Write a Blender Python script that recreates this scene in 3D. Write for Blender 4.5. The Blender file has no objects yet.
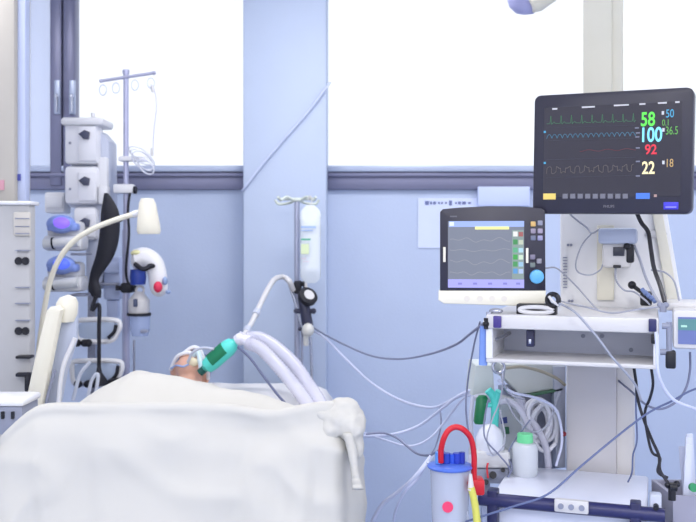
import bpy, bmesh, math, random
from mathutils import Vector, Matrix, noise
random.seed(4)
sc = bpy.context.scene
C = sc.collection
F, CX, HY, EYE = 900.0, 348.0, 245.0, 1.3   # heights are measured from a datum 0.32 m above the floor
FL = -.32
pi = math.pi

def W(px, py, d):                      # photo point at distance d -> place in the room
    return Vector(((px-CX)/F*d, d, EYE-(py-HY)/F*d))

# ------------------------------------------------------------------ materials
def lin(c):
    r = []
    for v in c:
        v = v/255.0
        r.append(v/12.92 if v <= .04045 else ((v+.055)/1.055)**2.4)
    return (r[0], r[1], r[2], 1)
_m = {}
def mat(name, col, rough=.5, metal=0, trans=0, emit=None, es=1, alpha=1, bump=0, bscale=60, var=.03, sss=0, ior=1.45, coat=0, spec=.5):
    if name in _m: return _m[name]
    m = bpy.data.materials.new(name); m.use_nodes = True
    nt = m.node_tree; b = nt.nodes['Principled BSDF']
    c = lin(col)
    tc = nt.nodes.new('ShaderNodeTexCoord'); n = nt.nodes.new('ShaderNodeTexNoise'); n.inputs['Scale'].default_value = 7
    nt.links.new(tc.outputs['Object'], n.inputs['Vector'])
    if var:
        r = nt.nodes.new('ShaderNodeValToRGB')
        r.color_ramp.elements[0].color = tuple(max(0, x*(1-var)) for x in c[:3])+(1,)
        r.color_ramp.elements[1].color = tuple(min(1, x*(1+var)) for x in c[:3])+(1,)
        nt.links.new(n.outputs['Fac'], r.inputs['Fac']); nt.links.new(r.outputs['Color'], b.inputs['Base Color'])
    else: b.inputs['Base Color'].default_value = c
    b.inputs['Roughness'].default_value = rough; b.inputs['Metallic'].default_value = metal
    b.inputs['Transmission Weight'].default_value = trans; b.inputs['IOR'].default_value = ior
    b.inputs['Alpha'].default_value = alpha; b.inputs['Coat Weight'].default_value = coat
    b.inputs['Specular IOR Level'].default_value = spec
    if sss: b.inputs['Subsurface Weight'].default_value = sss; b.inputs['Subsurface Scale'].default_value = .01
    if emit: b.inputs['Emission Color'].default_value = lin(emit); b.inputs['Emission Strength'].default_value = es
    if bump:
        n2 = nt.nodes.new('ShaderNodeTexNoise'); n2.inputs['Scale'].default_value = bscale
        bp = nt.nodes.new('ShaderNodeBump'); bp.inputs['Strength'].default_value = bump; bp.inputs['Distance'].default_value = .01
        nt.links.new(tc.outputs['Object'], n2.inputs['Vector']); nt.links.new(n2.outputs['Fac'], bp.inputs['Height'])
        nt.links.new(bp.outputs['Normal'], b.inputs['Normal'])
    _m[name] = m; return m
def sheer(name, col, t):               # thin clear plastic or glass: partly see-through with a sheen
    m = bpy.data.materials.new(name); m.use_nodes = True; nt = m.node_tree
    b = nt.nodes['Principled BSDF']; b.inputs['Base Color'].default_value = lin(col); b.inputs['Roughness'].default_value = .2
    tr = nt.nodes.new('ShaderNodeBsdfTransparent'); mx = nt.nodes.new('ShaderNodeMixShader'); mx.inputs[0].default_value = t
    tr.inputs['Color'].default_value = lin(tuple(min(255, int(v*.2+255*.8)) for v in col))
    out = nt.nodes['Material Output']
    nt.links.new(b.outputs[0], mx.inputs[1]); nt.links.new(tr.outputs[0], mx.inputs[2]); nt.links.new(mx.outputs[0], out.inputs[0])
    return m

WALL = mat('blue_wall_paint', (190, 203, 229), .65, bump=.08, bscale=90, var=.02)
PILLAR = mat('pale_blue_pillar_paint', (188, 201, 225), .6, bump=.05, bscale=80, var=.015)
CEIL = mat('ceiling_white', (238, 240, 246), .8)
FLOOR = mat('floor_vinyl', (150, 165, 195), .35, var=.06)
ALU = mat('window_grey_metal', (118, 120, 146), .38, metal=.35)
ALUL = mat('window_light_metal', (172, 182, 205), .35, metal=.3)
WHITE = mat('white_plastic', (224, 225, 230), .35)
WHITE2 = mat('bright_white_metal', (209, 208, 210), .3)
CREAM = mat('cream_plastic', (232, 228, 212), .4)
BEIGE = mat('beige_panel', (206, 201, 193), .5)
GREYL = mat('light_grey_plastic', (190, 196, 214), .4)
GREYM = mat('mid_grey_plastic', (140, 145, 165), .45)
BLACK = mat('black_plastic', (22, 23, 32), .4)
BLACKR = mat('black_rubber', (26, 27, 38), .6)
BEZEL = mat('dark_bezel', (38, 37, 54), .35)
NAVY = mat('navy_rail', (42, 44, 92), .35)
STEEL = mat('steel', (185, 188, 200), .25, metal=.8)
CHROME = mat('chrome', (205, 208, 220), .15, metal=1)
SHEET = mat('white_cotton', (200, 198, 192), .85, bump=.10, bscale=9, var=.01)
PILLOW = mat('pillow_cotton', (216, 217, 222), .85, bump=.2, bscale=25)
FOAM = mat('mattress_cover', (215, 220, 235), .6)
SKIN = mat('skin', (214, 168, 148), .5, sss=.1, var=.08)
GLASS = sheer('window_glass', (240, 245, 255), .93)
TINT = sheer('frosted_glass', (205, 218, 248), .6)

# ------------------------------------------------------------------ mesh builder
def spline(pts, n=8):
    pts = [Vector(p) for p in pts]
    if len(pts) < 3: return pts
    P = [pts[0]*2-pts[1]]+pts+[pts[-1]*2-pts[-2]]
    out = []
    for i in range(1, len(P)-2):
        for k in range(n):
            t = k/n; a, b, c, d = P[i-1], P[i], P[i+1], P[i+2]
            out.append(.5*((2*b)+(c-a)*t+(2*a-5*b+4*c-d)*t*t+(3*b-a-3*c+d)*t**3))
    out.append(pts[-1]); return out
class MB:
    def __init__(s, M=None): s.bm = bmesh.new(); s.M = M or Matrix()
    def v(s, p): return s.bm.verts.new(s.M @ Vector(p))
    def box(s, a, b, bev=0, R=None, seg=2):          # corner a to corner b, R turns it about its centre
        a, b = Vector(a), Vector(b); c = (a+b)/2; h = (b-a)/2
        t = bmesh.new(); bmesh.ops.create_cube(t, size=2)
        for v in t.verts: v.co = Vector((v.co.x*h.x, v.co.y*h.y, v.co.z*h.z))
        if bev: bmesh.ops.bevel(t, geom=list(t.edges), offset=min(bev, min(abs(h.x), abs(h.y), abs(h.z))*.95), segments=seg, profile=.5, affect='EDGES')
        return s.merge(t, Matrix.Translation(c) @ (R.to_4x4() if R else Matrix()))
    def pbox(s, x0, y0, x1, y1, d, th, bev=0, R=None):
        a, b = W(x0, y1, d), W(x1, y0, d)
        return s.box((a.x, d, a.z), (b.x, d+th, b.z), bev, R)
    def merge(s, t, X=Matrix()):
        mp = {}
        for v in t.verts: mp[v] = s.bm.verts.new(s.M @ (X @ v.co))
        for f in t.faces:
            try: s.bm.faces.new([mp[v] for v in f.verts])
            except ValueError: pass
        t.free(); return s
    def tube(s, pts, r, seg=10, smooth=True, r2=None, n=8, rib=0):
        P = spline(pts, n) if smooth else [Vector(p) for p in pts]
        up = None; rings = []
        N = len(P)
        for i, p in enumerate(P):
            t = (P[min(i+1, N-1)]-P[max(i-1, 0)])
            if t.length < 1e-9: t = Vector((0, 0, 1))
            t.normalize()
            if up is None: up = t.orthogonal().normalized()
            up = (up-t*up.dot(t)); up = up.normalized() if up.length > 1e-6 else t.orthogonal().normalized()
            w = t.cross(up)
            rr = r if r2 is None else r+(r2-r)*i/(N-1)
            if rib: rr *= 1+rib*(1 if i % 2 else -1)
            rings.append([s.v(p+(up*math.cos(a)+w*math.sin(a))*rr) for a in [2*pi*k/seg for k in range(seg)]])
        for i in range(N-1):
            for k in range(seg):
                s.bm.faces.new((rings[i][k], rings[i][(k+1) % seg], rings[i+1][(k+1) % seg], rings[i+1][k]))
        s.bm.faces.new(rings[0][::-1]); s.bm.faces.new(rings[-1]); return s
    def cyl(s, p0, p1, r, seg=20, r2=None): return s.tube([p0, p1], r, seg, False, r2)
    def lathe(s, prof, c, axis=(0, 0, 1), seg=24, sx=1, sy=1):
        ax = Vector(axis).normalized(); u = Vector((1, 0, 0)) if abs(ax.z) > .9 else Vector((0, 0, 1)).cross(ax).normalized()
        w = ax.cross(u); c = Vector(c); rings = []
        for r, h in prof:
            rings.append([s.v(c+ax*h+(u*math.cos(a)*sx+w*math.sin(a)*sy)*max(r, 1e-5)) for a in [2*pi*k/seg for k in range(seg)]])
        for i in range(len(prof)-1):
            for k in range(seg): s.bm.faces.new((rings[i][k], rings[i][(k+1) % seg], rings[i+1][(k+1) % seg], rings[i+1][k]))
        s.bm.faces.new(rings[0][::-1]); s.bm.faces.new(rings[-1]); return s
    def ball(s, c, r, seg=16, R=None):
        if not hasattr(r, '__len__'): r = (r, r, r)
        t = bmesh.new(); bmesh.ops.create_uvsphere(t, u_segments=seg, v_segments=max(8, seg*2//3), radius=1)
        X = Matrix.Translation(Vector(c)) @ (R.to_4x4() if R else Matrix()) @ Matrix.Diagonal((r[0], r[1], r[2], 1))
        return s.merge(t, X)
    def prism(s, poly, y0, y1, bev=0, X=Matrix()):    # outline in x,z pushed along y
        t = bmesh.new()
        a = [t.verts.new((x, y0, z)) for x, z in poly]; b = [t.verts.new((x, y1, z)) for x, z in poly]
        n = len(poly); fa = t.faces.new(a); fb = t.faces.new(b[::-1])
        for i in range(n): t.faces.new((a[i], b[i], b[(i+1) % n], a[(i+1) % n]))
        bmesh.ops.recalc_face_normals(t, faces=t.faces)
        if bev: bmesh.ops.bevel(t, geom=[e for e in t.edges if fa in e.link_faces or fb in e.link_faces], offset=bev, segments=2, profile=.5, affect='EDGES')
        return s.merge(t, X)
    def rrect(s, x0, z0, x1, z1, y0, y1, r, bev=0, X=Matrix(), n=5):
        poly = []
        for cx, cz, a0 in ((x1-r, z0+r, -90), (x1-r, z1-r, 0), (x0+r, z1-r, 90), (x0+r, z0+r, 180)):
            for k in range(n+1):
                a = math.radians(a0+90*k/n); poly.append((cx+r*math.cos(a), cz+r*math.sin(a)))
        return s.prism(poly, y0, y1, bev, X)
    def torus(s, c, R, r, axis=(0, 1, 0), seg=24, a0=0, a1=360, sx=1, sy=1):
        ax = Vector(axis).normalized(); u = ax.orthogonal().normalized() if abs(ax.y) < .99 else Vector((1, 0, 0)); w = ax.cross(u)
        pts = [Vector(c)+(u*math.cos(a)*sx+w*math.sin(a)*sy)*R for a in [math.radians(a0+(a1-a0)*k/seg) for k in range(seg+1)]]
        return s.tube(pts, r, 8, False)
WM = {}
def fin(name, mb, m, parent=None, ang=35, solid=0, sub=0):
    bm = mb.bm; bmesh.ops.recalc_face_normals(bm, faces=bm.faces)
    me = bpy.data.meshes.new(name)
    if parent: bm.transform(WM[parent].inverted())
    bm.to_mesh(me); bm.free(); me.materials.append(m)
    for p in me.polygons: p.use_smooth = True
    me.set_sharp_from_angle(angle=math.radians(ang))
    o = bpy.data.objects.new(name, me); C.objects.link(o)
    if parent: o.parent = parent; WM[o] = WM[parent]
    else: WM[o] = Matrix()
    if solid: md = o.modifiers.new('s', 'SOLIDIFY'); md.thickness = solid
    if sub: md = o.modifiers.new('u', 'SUBSURF'); md.levels = md.render_levels = sub
    return o
def tag(o, label, cat, group=None):
    o['label'] = label; o['category'] = cat
    if group: o['group'] = group
    return o
def thing(name, label, cat, M=None, group=None):
    o = bpy.data.objects.new(name, None); C.objects.link(o); o.empty_display_size = .1
    M = M if isinstance(M, Matrix) else Matrix.Translation(Vector(M or (0, 0, 0)))
    o.matrix_world = M; WM[o] = M.copy(); return tag(o, label, cat, group)
def lonely(name, mb, m, label, cat, group=None, **k):   # a thing that is one mesh: origin moved to its middle
    c = Vector(); n = 0
    for v in mb.bm.verts: c += v.co; n += 1
    c /= n; mb.bm.transform(Matrix.Translation(-c))
    o = fin(name, mb, m, **k); o.location = c; WM[o] = Matrix.Translation(c); return tag(o, label, cat, group)
def struct(name, mb, m, parent=None):
    o = fin(name, mb, m, parent)
    if not parent: o['kind'] = 'structure'
    return o
def text(name, s, m, parent, X, size, sx=1, parentM=None, align='CENTER', bold=.0):
    cu = bpy.data.curves.new('t', 'FONT'); cu.body = s; cu.size = size; cu.extrude = .0003; cu.align_x = align; cu.align_y = 'CENTER'; cu.offset = bold
    t = bpy.data.objects.new('t', cu); C.objects.link(t)
    bpy.context.view_layer.update()
    me = bpy.data.meshes.new_from_object(t.evaluated_get(bpy.context.evaluated_depsgraph_get()))
    bpy.data.objects.remove(t)
    # text lies in its own x,y: stand it up facing -y
    me.transform(WM[parent].inverted() @ X @ Matrix.Rotation(pi/2, 4, 'X') @ Matrix.Diagonal((sx, 1, 1, 1)))
    me.materials.clear(); me.materials.append(m); me.name = name
    o = bpy.data.objects.new(name, me); C.objects.link(o); o.parent = parent; WM[o] = WM[parent]; return o

# ================================================================== the room
XL, XR, Y0, YB, ZC = -2.9, 2.9, -3.2, 4.95, 2.95
zs0, zs1 = W(0, 190, YB).z, W(0, 166, YB).z         # window rail bottom and top
ztop = 2.78
b = MB(); b.box((XL-.1, Y0-.1, FL-.1), (XR+.1, YB+.3, FL)); struct('floor', b, FLOOR)
b = MB(); b.box((XL-.1, Y0-.1, ZC), (XR+.1, YB+.3, ZC+.1)); struct('ceiling', b, CEIL)
b = MB(); b.box((XL-.1, Y0, FL), (XL, YB+.2, ZC)); struct('wall_left', b, CEIL)
b = MB(); b.box((XR, Y0, FL), (XR+.1, YB+.2, ZC)); struct('wall_right', b, CEIL)
b = MB(); b.box((XL, Y0-.1, FL), (XR, Y0, ZC)); struct('wall_front', b, CEIL)
b = MB(); b.box((XL, YB, FL), (XR, YB+.2, zs0)); b.box((XL, YB, ztop), (XR, YB+.2, ZC)); struct('wall_back', b, WALL)
PY = 4.70
px0, px1 = W(243, 0, PY).x, W(326.5, 0, PY).x
b = MB(); b.box((px0, PY, FL), (px1, YB+.2, ZC), .012); struct('wall_pillar', b, PILLAR)
b = MB(); b.box((XL, YB-.02, FL), (px0, YB, FL+.07)); b.box((px1, YB-.02, FL), (XR, YB, FL+.07)); struct('baseboard_back', b, ALUL)

def window(i, xa, xb, posts):
    root = bpy.data.objects.new('window_%d' % i, None); C.objects.link(root); root['kind'] = 'structure'; WM[root] = Matrix()
    b = MB(); b.box((xa, YB-.03, zs0), (xb, YB+.06, zs0+.075), .006); b.box((xa, YB-.045, zs0+.07), (xb, YB+.06, zs0+.09), .004)
    b.box((xa, YB-.02, zs0+.09), (xb, YB+.05, zs1-.035), .004)
    b.box((xa, YB-.02, ztop-.06), (xb, YB+.06, ztop))
    fin('bottom_rail', b, ALU, root)
    b = MB(); b.box((xa, YB-.035, zs1-.035), (xb, YB+.05, zs1), .006); fin('sill_strip', b, ALUL, root)
    for (a, c) in posts:
        m_ = (a+c)/2
        b = MB(); b.box((a, YB-.04, zs0+.02), (m_-.004, YB+.05, ztop), .008); b.box((m_+.004, YB-.04, zs0+.02), (c, YB+.05, ztop), .008)
        b.box((m_-.006, YB-.015, zs0+.02), (m_+.006, YB+.05, ztop)); fin('post', b, ALU, root)
    return root
w1 = window(1, XL, px0, [(W(52, 0, YB).x, W(77, 0, YB).x)])
xg = W(52, 0, YB).x
b = MB(); b.box((XL, YB+.015, zs1), (xg, YB+.021, ztop)); fin('frosted_pane', b, TINT, w1)
b = MB(); b.box((W(77, 0, YB).x, YB+.015, zs1), (px0, YB+.021, ztop)); fin('glass_pane', b, GLASS, w1)
b = MB(); b.box((W(24, 0, YB).x, YB-.02, zs1), (W(28, 0, YB).x, YB+.03, ztop)); fin('post', b, ALUL, w1)
for px in (57, 72):
    b = MB(); b.pbox(px-3, 80, px+3, 114, YB-.055, .02, .004); h = fin('handle', b, ALUL, w1)
    b = MB(); b.cyl(W(px-.5, 96, YB-.08), W(px-.5, 96, YB-.05), .010); b.box(W(px-1.5, 112, YB-.085), W(px+1, 94, YB-.07), .004); fin('lever', b, STEEL, h)
w2 = window(2, px1, XR, [(W(760, 0, YB).x, W(780, 0, YB).x)])
b = MB(); b.box((px1, YB+.015, zs1), (XR, YB+.021, ztop)); fin('glass_pane', b, GLASS, w2)

# ceiling lamps of the ward
LAMPM = mat('lamp_diffuser', (255, 255, 255), .5, emit=(250, 250, 255), es=1.6)
k = 0
spots = [(x, y) for y in (-2.0, -.4, 1.3, 3.5) for x in (-1.7, 0, 1.7)]
spl = ['front left', 'front middle', 'front right', 'second row left', 'second row middle', 'second row right', 'third row left', 'third row middle', 'third row right', 'window row left', 'window row middle', 'window row right']
for (x, y), nm in zip(spots, spl):
    t = thing('ceiling_lamp', 'square recessed ceiling lamp panel, %s of the ward ceiling' % nm, 'ceiling lamp', (x, y, ZC), 'ceiling lamp panels')
    b = MB(); 
    for q in ((-.32, -.32, .32, -.29), (-.32, .29, .32, .32), (-.32, -.29, -.29, .29), (.29, -.29, .32, .29)):
        b.box((x+q[0], y+q[1], ZC-.03), (x+q[2], y+q[3], ZC))
    fin('frame', b, WHITE2, t)
    b = MB(); b.box((x-.29, y-.29, ZC-.012), (x+.29, y+.29, ZC-.002)); fin('diffuser', b, LAMPM, t)
    L = bpy.data.lights.new('lamp_light', 'AREA'); L.shape = 'SQUARE'; L.size = .56; L.energy = 25 if y < 0 else (2 if y < 2 else 14); L.color = (1, .965, .925)
    lo = bpy.data.objects.new('lamp_light', L); C.objects.link(lo); lo.parent = t; lo.location = (0, 0, -.035); lo['kind'] = 'structure'

# papers taped on the wall
PAPER = mat('paper', (214, 224, 252), .7); INK = mat('grey_ink', (110, 120, 165), .8)
t = thing('notice', 'white notice sheet with a grey heading taped under the window rail', 'notice', W(440, 225, YB-.01))
b = MB(); b.pbox(418, 198, 482, 248, YB-.006, .004); fin('sheet', b, PAPER, t)
b = MB()
for x0, x1, h in ((425, 429, 4), (430, 432, 3), (433, 436, 3), (438, 440, 2), (441, 443, 2), (445, 447, 2), (449, 452, 5), (455, 457, 2), (458, 461, 3), (462, 466, 3), (468, 471, 2)):
    b.pbox(x0, 203-h/2, x1, 203+h/2, YB-.0075, .0015)
fin('heading', b, INK, t)
b = MB(); b.pbox(478, 186.5, 530, 206, YB-.05, .045, .003); lonely('wall_box', b, mat('pale_box', (198, 210, 246), .5), 'pale blue box strip fixed below the window rail behind the monitors', 'box')

# diagonal cable in front of the pillar
b = MB(); b.tube([W(242, 191, PY+.02), W(246, 186, PY-.012), W(262, 165, PY-.012), W(285, 138, PY-.012), W(308, 112, PY-.012), W(326, 88, PY-.012), W(330, 83, PY+.04)], .0065)
lonely('wall_cable', b, mat('pale_cable', (200, 209, 236), .5), 'pale cable running diagonally up the blue pillar between the windows', 'cable')

# dome lamp at the top edge
t = thing('examination_lamp', 'round lavender and cream lamp head hanging at the top edge', 'lamp', W(526, 0, 3.6))
c = W(523, -8, 3.6)
b = MB(); b.lathe([(.001, -.09), (.035, -.085), (.06, -.06), (.068, -.02), (.068, .04), (.05, .08), (.001, .09)], c, (-.15, -.3, 1)); fin('head', b, mat('lavender_shell', (176, 178, 222), .4), t)
b = MB(); b.lathe([(.001, 0), (.04, .0), (.05, .03), (.045, .11), (.001, .12)], W(529, 4, 3.57), (.8, 0, .5)); fin('collar', b, CREAM, t)
b = MB(); b.tube([c, c+Vector((.02, 0, .2)), c+Vector((.15, 0, .45)), (c.x+.2, c.y, ZC)], .02); fin('arm', b, WHITE, t)

# ================================================================== left side
t = thing('supply_column', 'tall beige and pale blue ceiling supply column at the left edge', 'column', (-1.45, 3.75, 0))
b = MB(); b.box((W(-30, 0, 3.75).x, 3.75, FL), (W(15, 0, 3.75).x, 3.95, ZC), .02); fin('beige_cover', b, mat('column_beige', (176, 172, 166), .5), t)
b = MB(); b.box((W(14, 0, 3.78).x, 3.78, FL), (W(26, 0, 3.78).x, 3.84, ZC), .015); fin('pale_blue_cover', b, mat('column_blue', (180, 190, 220), .5), t)
b = MB(); b.pbox(13.5, 174, 20.5, 180.5, 3.775, .004); fin('label_plate', b, mat('blue_label', (70, 78, 160), .5), t)
b = MB(); b.pbox(-3, 180, 4, 190, 3.745, .006); fin('pink_label', b, mat('pink_label_m', (205, 150, 165), .5), t)

t = thing('socket_panel', 'light grey supply cabinet with round black sockets at the left edge', 'cabinet', (-1.35, 3.55, 0))
b = MB(); b.box((W(-40, 0, 3.55).x, 3.55, FL), (W(30, 0, 3.55).x, 3.62, W(0, 204, 3.55).z), .012); fin('housing', b, mat('panel_grey', (184, 184, 186), .45), t)
b = MB(); b.box((W(-40, 0, 3.54).x, 3.535, W(0, 205, 3.54).z), (W(32, 0, 3.54).x, 3.63, W(0, 201, 3.54).z), .006); fin('top', b, WHITE, t)
b = MB(); b.pbox(13, 212, 30, 236, 3.535, .014, .006); fin('cover', b, BEIGE, t)
for y in (218, 226, 233, 250, 287, 303, 320):
    b = MB(); b.pbox(15, y, 29, y+1, 3.531, .02); fin('seam', b, GREYM, t)
for y in (261, 331):
    for x in (18.5, 25.5):
        b = MB(); b.cyl(W(x, y, 3.53), W(x, y, 3.556), .013, 20); b.torus(W(x, y, 3.531), .013, .003); fin('socket', b, BLACKR, t)
for y in (356, 374):
    b = MB(); b.pbox(15, y, 30, y+3, 3.51, .05, .004); fin('ledge', b, BLACK, t)
b = MB(); b.pbox(24, 374, 29, 392, 3.49, .03, .006); b.pbox(15, 373, 29, 377, 3.49, .03, .006); fin('hook', b, BLACKR, t)

# second bed corner, bottom left
t = thing('side_table', 'white topped grey bedside table with dark slots at the left edge', 'table', (-1.05, 2.75, 0))
b = MB(); b.box((-1.6, 2.7, W(0, 397, 2.75).z-.022), (W(24, 0, 2.7).x, 2.86, W(0, 397, 2.75).z), .012); fin('top', b, WHITE, t)
zt = W(0, 397, 2.75).z-.022
b = MB(); b.box((-1.59, 2.71, zt-.085), (W(21, 0, 2.7).x, 2.85, zt), .004); fin('apron', b, GREYM, t)
for x in (2, 12):
    b = MB(); b.pbox(x-1.2, 412, x+1.4, 419, 2.70, .02); fin('slot', b, BLACK, t)
for x, y in ((-1.57, 2.74), (W(19, 0, 2.7).x-.02, 2.74), (-1.57, 2.83), (W(19, 0, 2.7).x-.02, 2.83)):
    b = MB(); b.box((x-.02, y-.02, FL), (x+.02, y+.02, zt-.08)); fin('leg', b, GREYL, t)

# pump tower
D = 4.25
t = thing('pump_tower', 'tall pale tower of three stacked pump modules with dark latches', 'medical tower', (W(88, 0, D).x, D+.1, 0))
b = MB(); b.prism([(W(x, y, D).x, W(x, y, D).z) for x, y in ((66, 206), (70, 130), (98, 130), (107, 140), (108, 205), (103, 250), (95, 290), (84, 290), (84, 240), (78, 210))], D+.03, D+.18, .006); fin('spine', b, GREYL, t)
for i, (y0, y1) in enumerate(((120, 164), (166, 204), (207, 240))):
    xo = (0, 0, 9)[i]
    b = MB(); b.pbox(64+xo, y0, 98 + (0 if i < 2 else -2), y1, D-.02, .1, .018); b.pbox(78+xo, y0+6, 96, y1-3, D-.03, .03, .006); m_ = fin('pump_module', b, mat('module_white', (228, 229, 236), .4), t)
    b = MB(); b.prism([(W(x, y, D).x, W(x, y, D).z) for x, y in ((81, y0+15), (87, y0+11), (92, y0+13), (91, y0+20), (86, y0+20))], D-.045, D-.028, .003); fin('latch', b, mat('latch_grey', (70, 74, 96), .4), m_)
    b = MB(); b.cyl(W(70+xo, y0+23, D-.025), W(70+xo, y0+23, D-.01), .006); fin('button', b, GREYM, m_)
b = MB(); b.pbox(60, 117, 103, 125, D-.04, .2, .014); b.cyl(W(93, 117, D), W(93, 113, D), .01); fin('cap', b, WHITE, t)
b = MB(); b.pbox(97, 157, 107, 195, D, .08, .008); b.pbox(98, 186, 107, 204, D-.02, .06, .005); fin('side_rail', b, WHITE, t)
b = MB(); b.box((W(84, 0, D).x, D+.06, FL+.08), (W(92, 0, D).x, D+.11, W(0, 280, D).z)); fin('pole', b, STEEL, t)
b = MB(); b.box((W(60, 0, D).x, D-.05, FL+.03), (W(96, 0, D).x, D+.25, FL+.09), .02); fin('base', b, GREYM, t)
for x in (62, 92):
    for y in (D-.02, D+.22):
        b = MB(); b.cyl((W(x, 0, D).x-.01, y, FL+.03), (W(x, 0, D).x+.01, y, FL+.03), .03); fin('wheel', b, BLACKR, t)

# syringe pumps with blue screens
BLUES = mat('blue_display', (60, 80, 200), .3, emit=(95, 120, 245), es=.6)
PURP = mat('violet_display', (110, 80, 220), .3, emit=(150, 120, 250), es=.6)
def syringe_pump(y, lab, yy=0, dark=False):
    D = 4.1
    t = thing('syringe_pump', lab, 'pump', W(60, y+20, D), 'syringe pumps beside the tower')
    b = MB(); b.pbox(42, y+11, 82, y+27, D, .12, .02); b.pbox(46, y-3, 80, y+14, D+.02, .1, .02); fin('body', b, WHITE, t)
    b = MB(); b.cyl(W(44, y+20, D-.01), W(78, y+17, D-.01), .024); b.cyl(W(52, y+19.5, D-.011), W(53.5, y+19.3, D-.011), .026); fin('syringe', b, mat('syringe_white', (225, 228, 232), .3), t)
    b = MB(); b.cyl(W(52.5, y+19.4, D-.011), W(54, y+19.2, D-.011), .0275); fin('clamp', b, BLACKR, t)
    b = MB(); b.ball(W(61, y, D), (14.5/F*D, .05, 9.5/F*D), 20); b.pbox(46, y-1, 77, y+7, D-.02, .06, .012); s_ = fin('display_housing', b, mat('blue_housing', (140, 164, 234), .35), t)
    b = MB(); b.ball(W(61, y-1, D-.035), (9/F*D, .02, 6/F*D), 16); fin('display', b, PURP if not dark else BLUES, s_)
    b = MB(); b.pbox(70, y+29, 86, y+31.5, D-.01, .1, .006); fin('shelf', b, GREYM, t)
syringe_pump(224, 'upper white syringe pump with a rounded glowing blue violet display')
syringe_pump(265, 'lower white syringe pump with a rounded blue display, below its twin', dark=True)
b = MB(); b.pbox(44, 192, 64, 213, 4.3, .12, .012); b.pbox(46, 196, 62, 208, 4.29, .02, .004)
lonely('wall_module', b, WHITE, 'small blank white box module beside the top of the pump tower', 'box')

# lower brackets
def bracket(y0, y1, x0, x1, lab):
    D = 4.15
    t = thing('equipment_bracket', lab, 'bracket', W((x0+x1)/2, y1, D), 'white loop brackets below the pump tower')
    a, c = W(x0, y1, D), W(x1, y0, D)
    b = MB(); r = .007
    b.tube([W(x0, y0+3, D), W(x0+6, y0, D), W(x1-6, y0, D), W(x1, y0+5, D), W(x1-3, y1-8, D), W(x1-10, y1, D), W(x0+8, y1, D), W(x0+1, y1-4, D), W(x0, y0+3, D)], .012, 10, n=4)
    fin('loop', b, WHITE, t)
    b = MB(); b.prism([(W(x, y, D).x, W(x, y, D).z) for x, y in ((x0+2, y0+5), (x0+8, y0+2), (x1-7, y0+2), (x1-2, y0+7), (x1-5, y1-8), (x1-12, y1-2), (x0+9, y1-2), (x0+3, y1-5))], D-.002, D+.02, .003); fin('plate', b, sheer('bracket_plate', (200, 215, 240), .3), t)
    b = MB(); b.tube([W(x1-12, y1-3, D-.02), W(x1-6, y1-9, D-.02), W(x1-4, y0+5, D-.02)], .008); fin('black_lever', b, BLACKR, t)
    b = MB(); b.box((W(84, 0, D).x, D+.02, c.z-.05), (W(92, 0, D).x, D+.16, c.z-.03)); fin('arm', b, GREYM, t)
bracket(320, 341, 76, 120, 'upper white loop bracket below the pump tower')
bracket(361, 384, 72, 122, 'lower white loop bracket just above the bed sheet')
def knobset(y, xs, lab):
    t = thing('clamp_block', lab, 'clamp', W(xs[0], y, 4.12), 'black clamps on the tower pole')
    for x in xs:
        b = MB(); b.ball(W(x, y, 4.12), (.02, .02, .018), 12); fin('knob', b, BLACKR, t)
    b = MB(); b.cyl(W(xs[0], y, 4.13), W(xs[-1]+3, y, 4.13), .009); fin('bar', b, GREYM, t)
knobset(384, (78, 88, 94), 'row of black knobs under the lower white loop bracket')
knobset(343, (77, 85, 88), 'black clamp knobs between the two white loop brackets')
b = MB(); b.pbox(107, 379, 121, 385, 4.1, .06, .01); lonely('foot_pedal', b, BLACKR, 'flat black block beside the grey pole, just above the sheet', 'block')
b = MB(); b.pbox(103, 257, 120, 300, 4.35, .08, .012); b.pbox(104, 262, 119, 273, 4.33, .03, .004); b.pbox(106, 300, 118, 318, 4.37, .05, .01)
lonely('control_box', b, mat('pale_control', (186, 198, 230), .4), 'pale box with a grey front behind the black hanging bag', 'box')
b = MB(); b.pbox(100, 283, 118, 285.5, 4.3, .04, .003); lonely('short_bar', b, GREYM, 'short dark bar on the pale box beside the pole', 'bar')

# black hanging bag with its cord
t = thing('breathing_bag', 'curved black rubber bag hanging from the pump tower', 'bag', W(104, 240, 4.1))
P = [(106, 193, 2), (108, 200, 5), (110, 212, 9), (110, 228, 10), (108, 244, 10), (104, 258, 9), (98, 270, 7), (94, 280, 5), (95, 290, 6.5), (97, 298, 4)]
b = MB(); rings = []
pp = spline([(p[0], p[1], p[2]) for p in P], 5)
for q in pp:
    rings.append([b.v(W(q.x+math.cos(a)*q.z, q.y, 4.08+math.sin(a)*q.z*.0025)) for a in [2*pi*k/14 for k in range(14)]])
for i in range(len(rings)-1):
    for k in range(14): b.bm.faces.new((rings[i][k], rings[i][(k+1) % 14], rings[i+1][(k+1) % 14], rings[i+1][k]))
b.bm.faces.new(rings[0]); b.bm.faces.new(rings[-1][::-1]); fin('bag', b, BLACKR, t)
b = MB(); b.tube([W(96, 296, 4.07), W(92, 310, 4.07), W(99, 305, 4.07), W(99, 330, 4.07), W(99, 372, 4.07)], .009); fin('cord', b, BLACKR, t)
b = MB(); b.lathe([(.008, 0), (.014, -.03), (.04, -.07), (.04, -.085), (.001, -.085)], W(99, 366, 4.07)); fin('plug', b, BLACKR, t)
b = MB(); b.tube([W(107, 198, 4.08), W(115, 212, 4.08), W(121, 220, 4.15)], .01); fin('strap', b, BLACKR, t)

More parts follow.
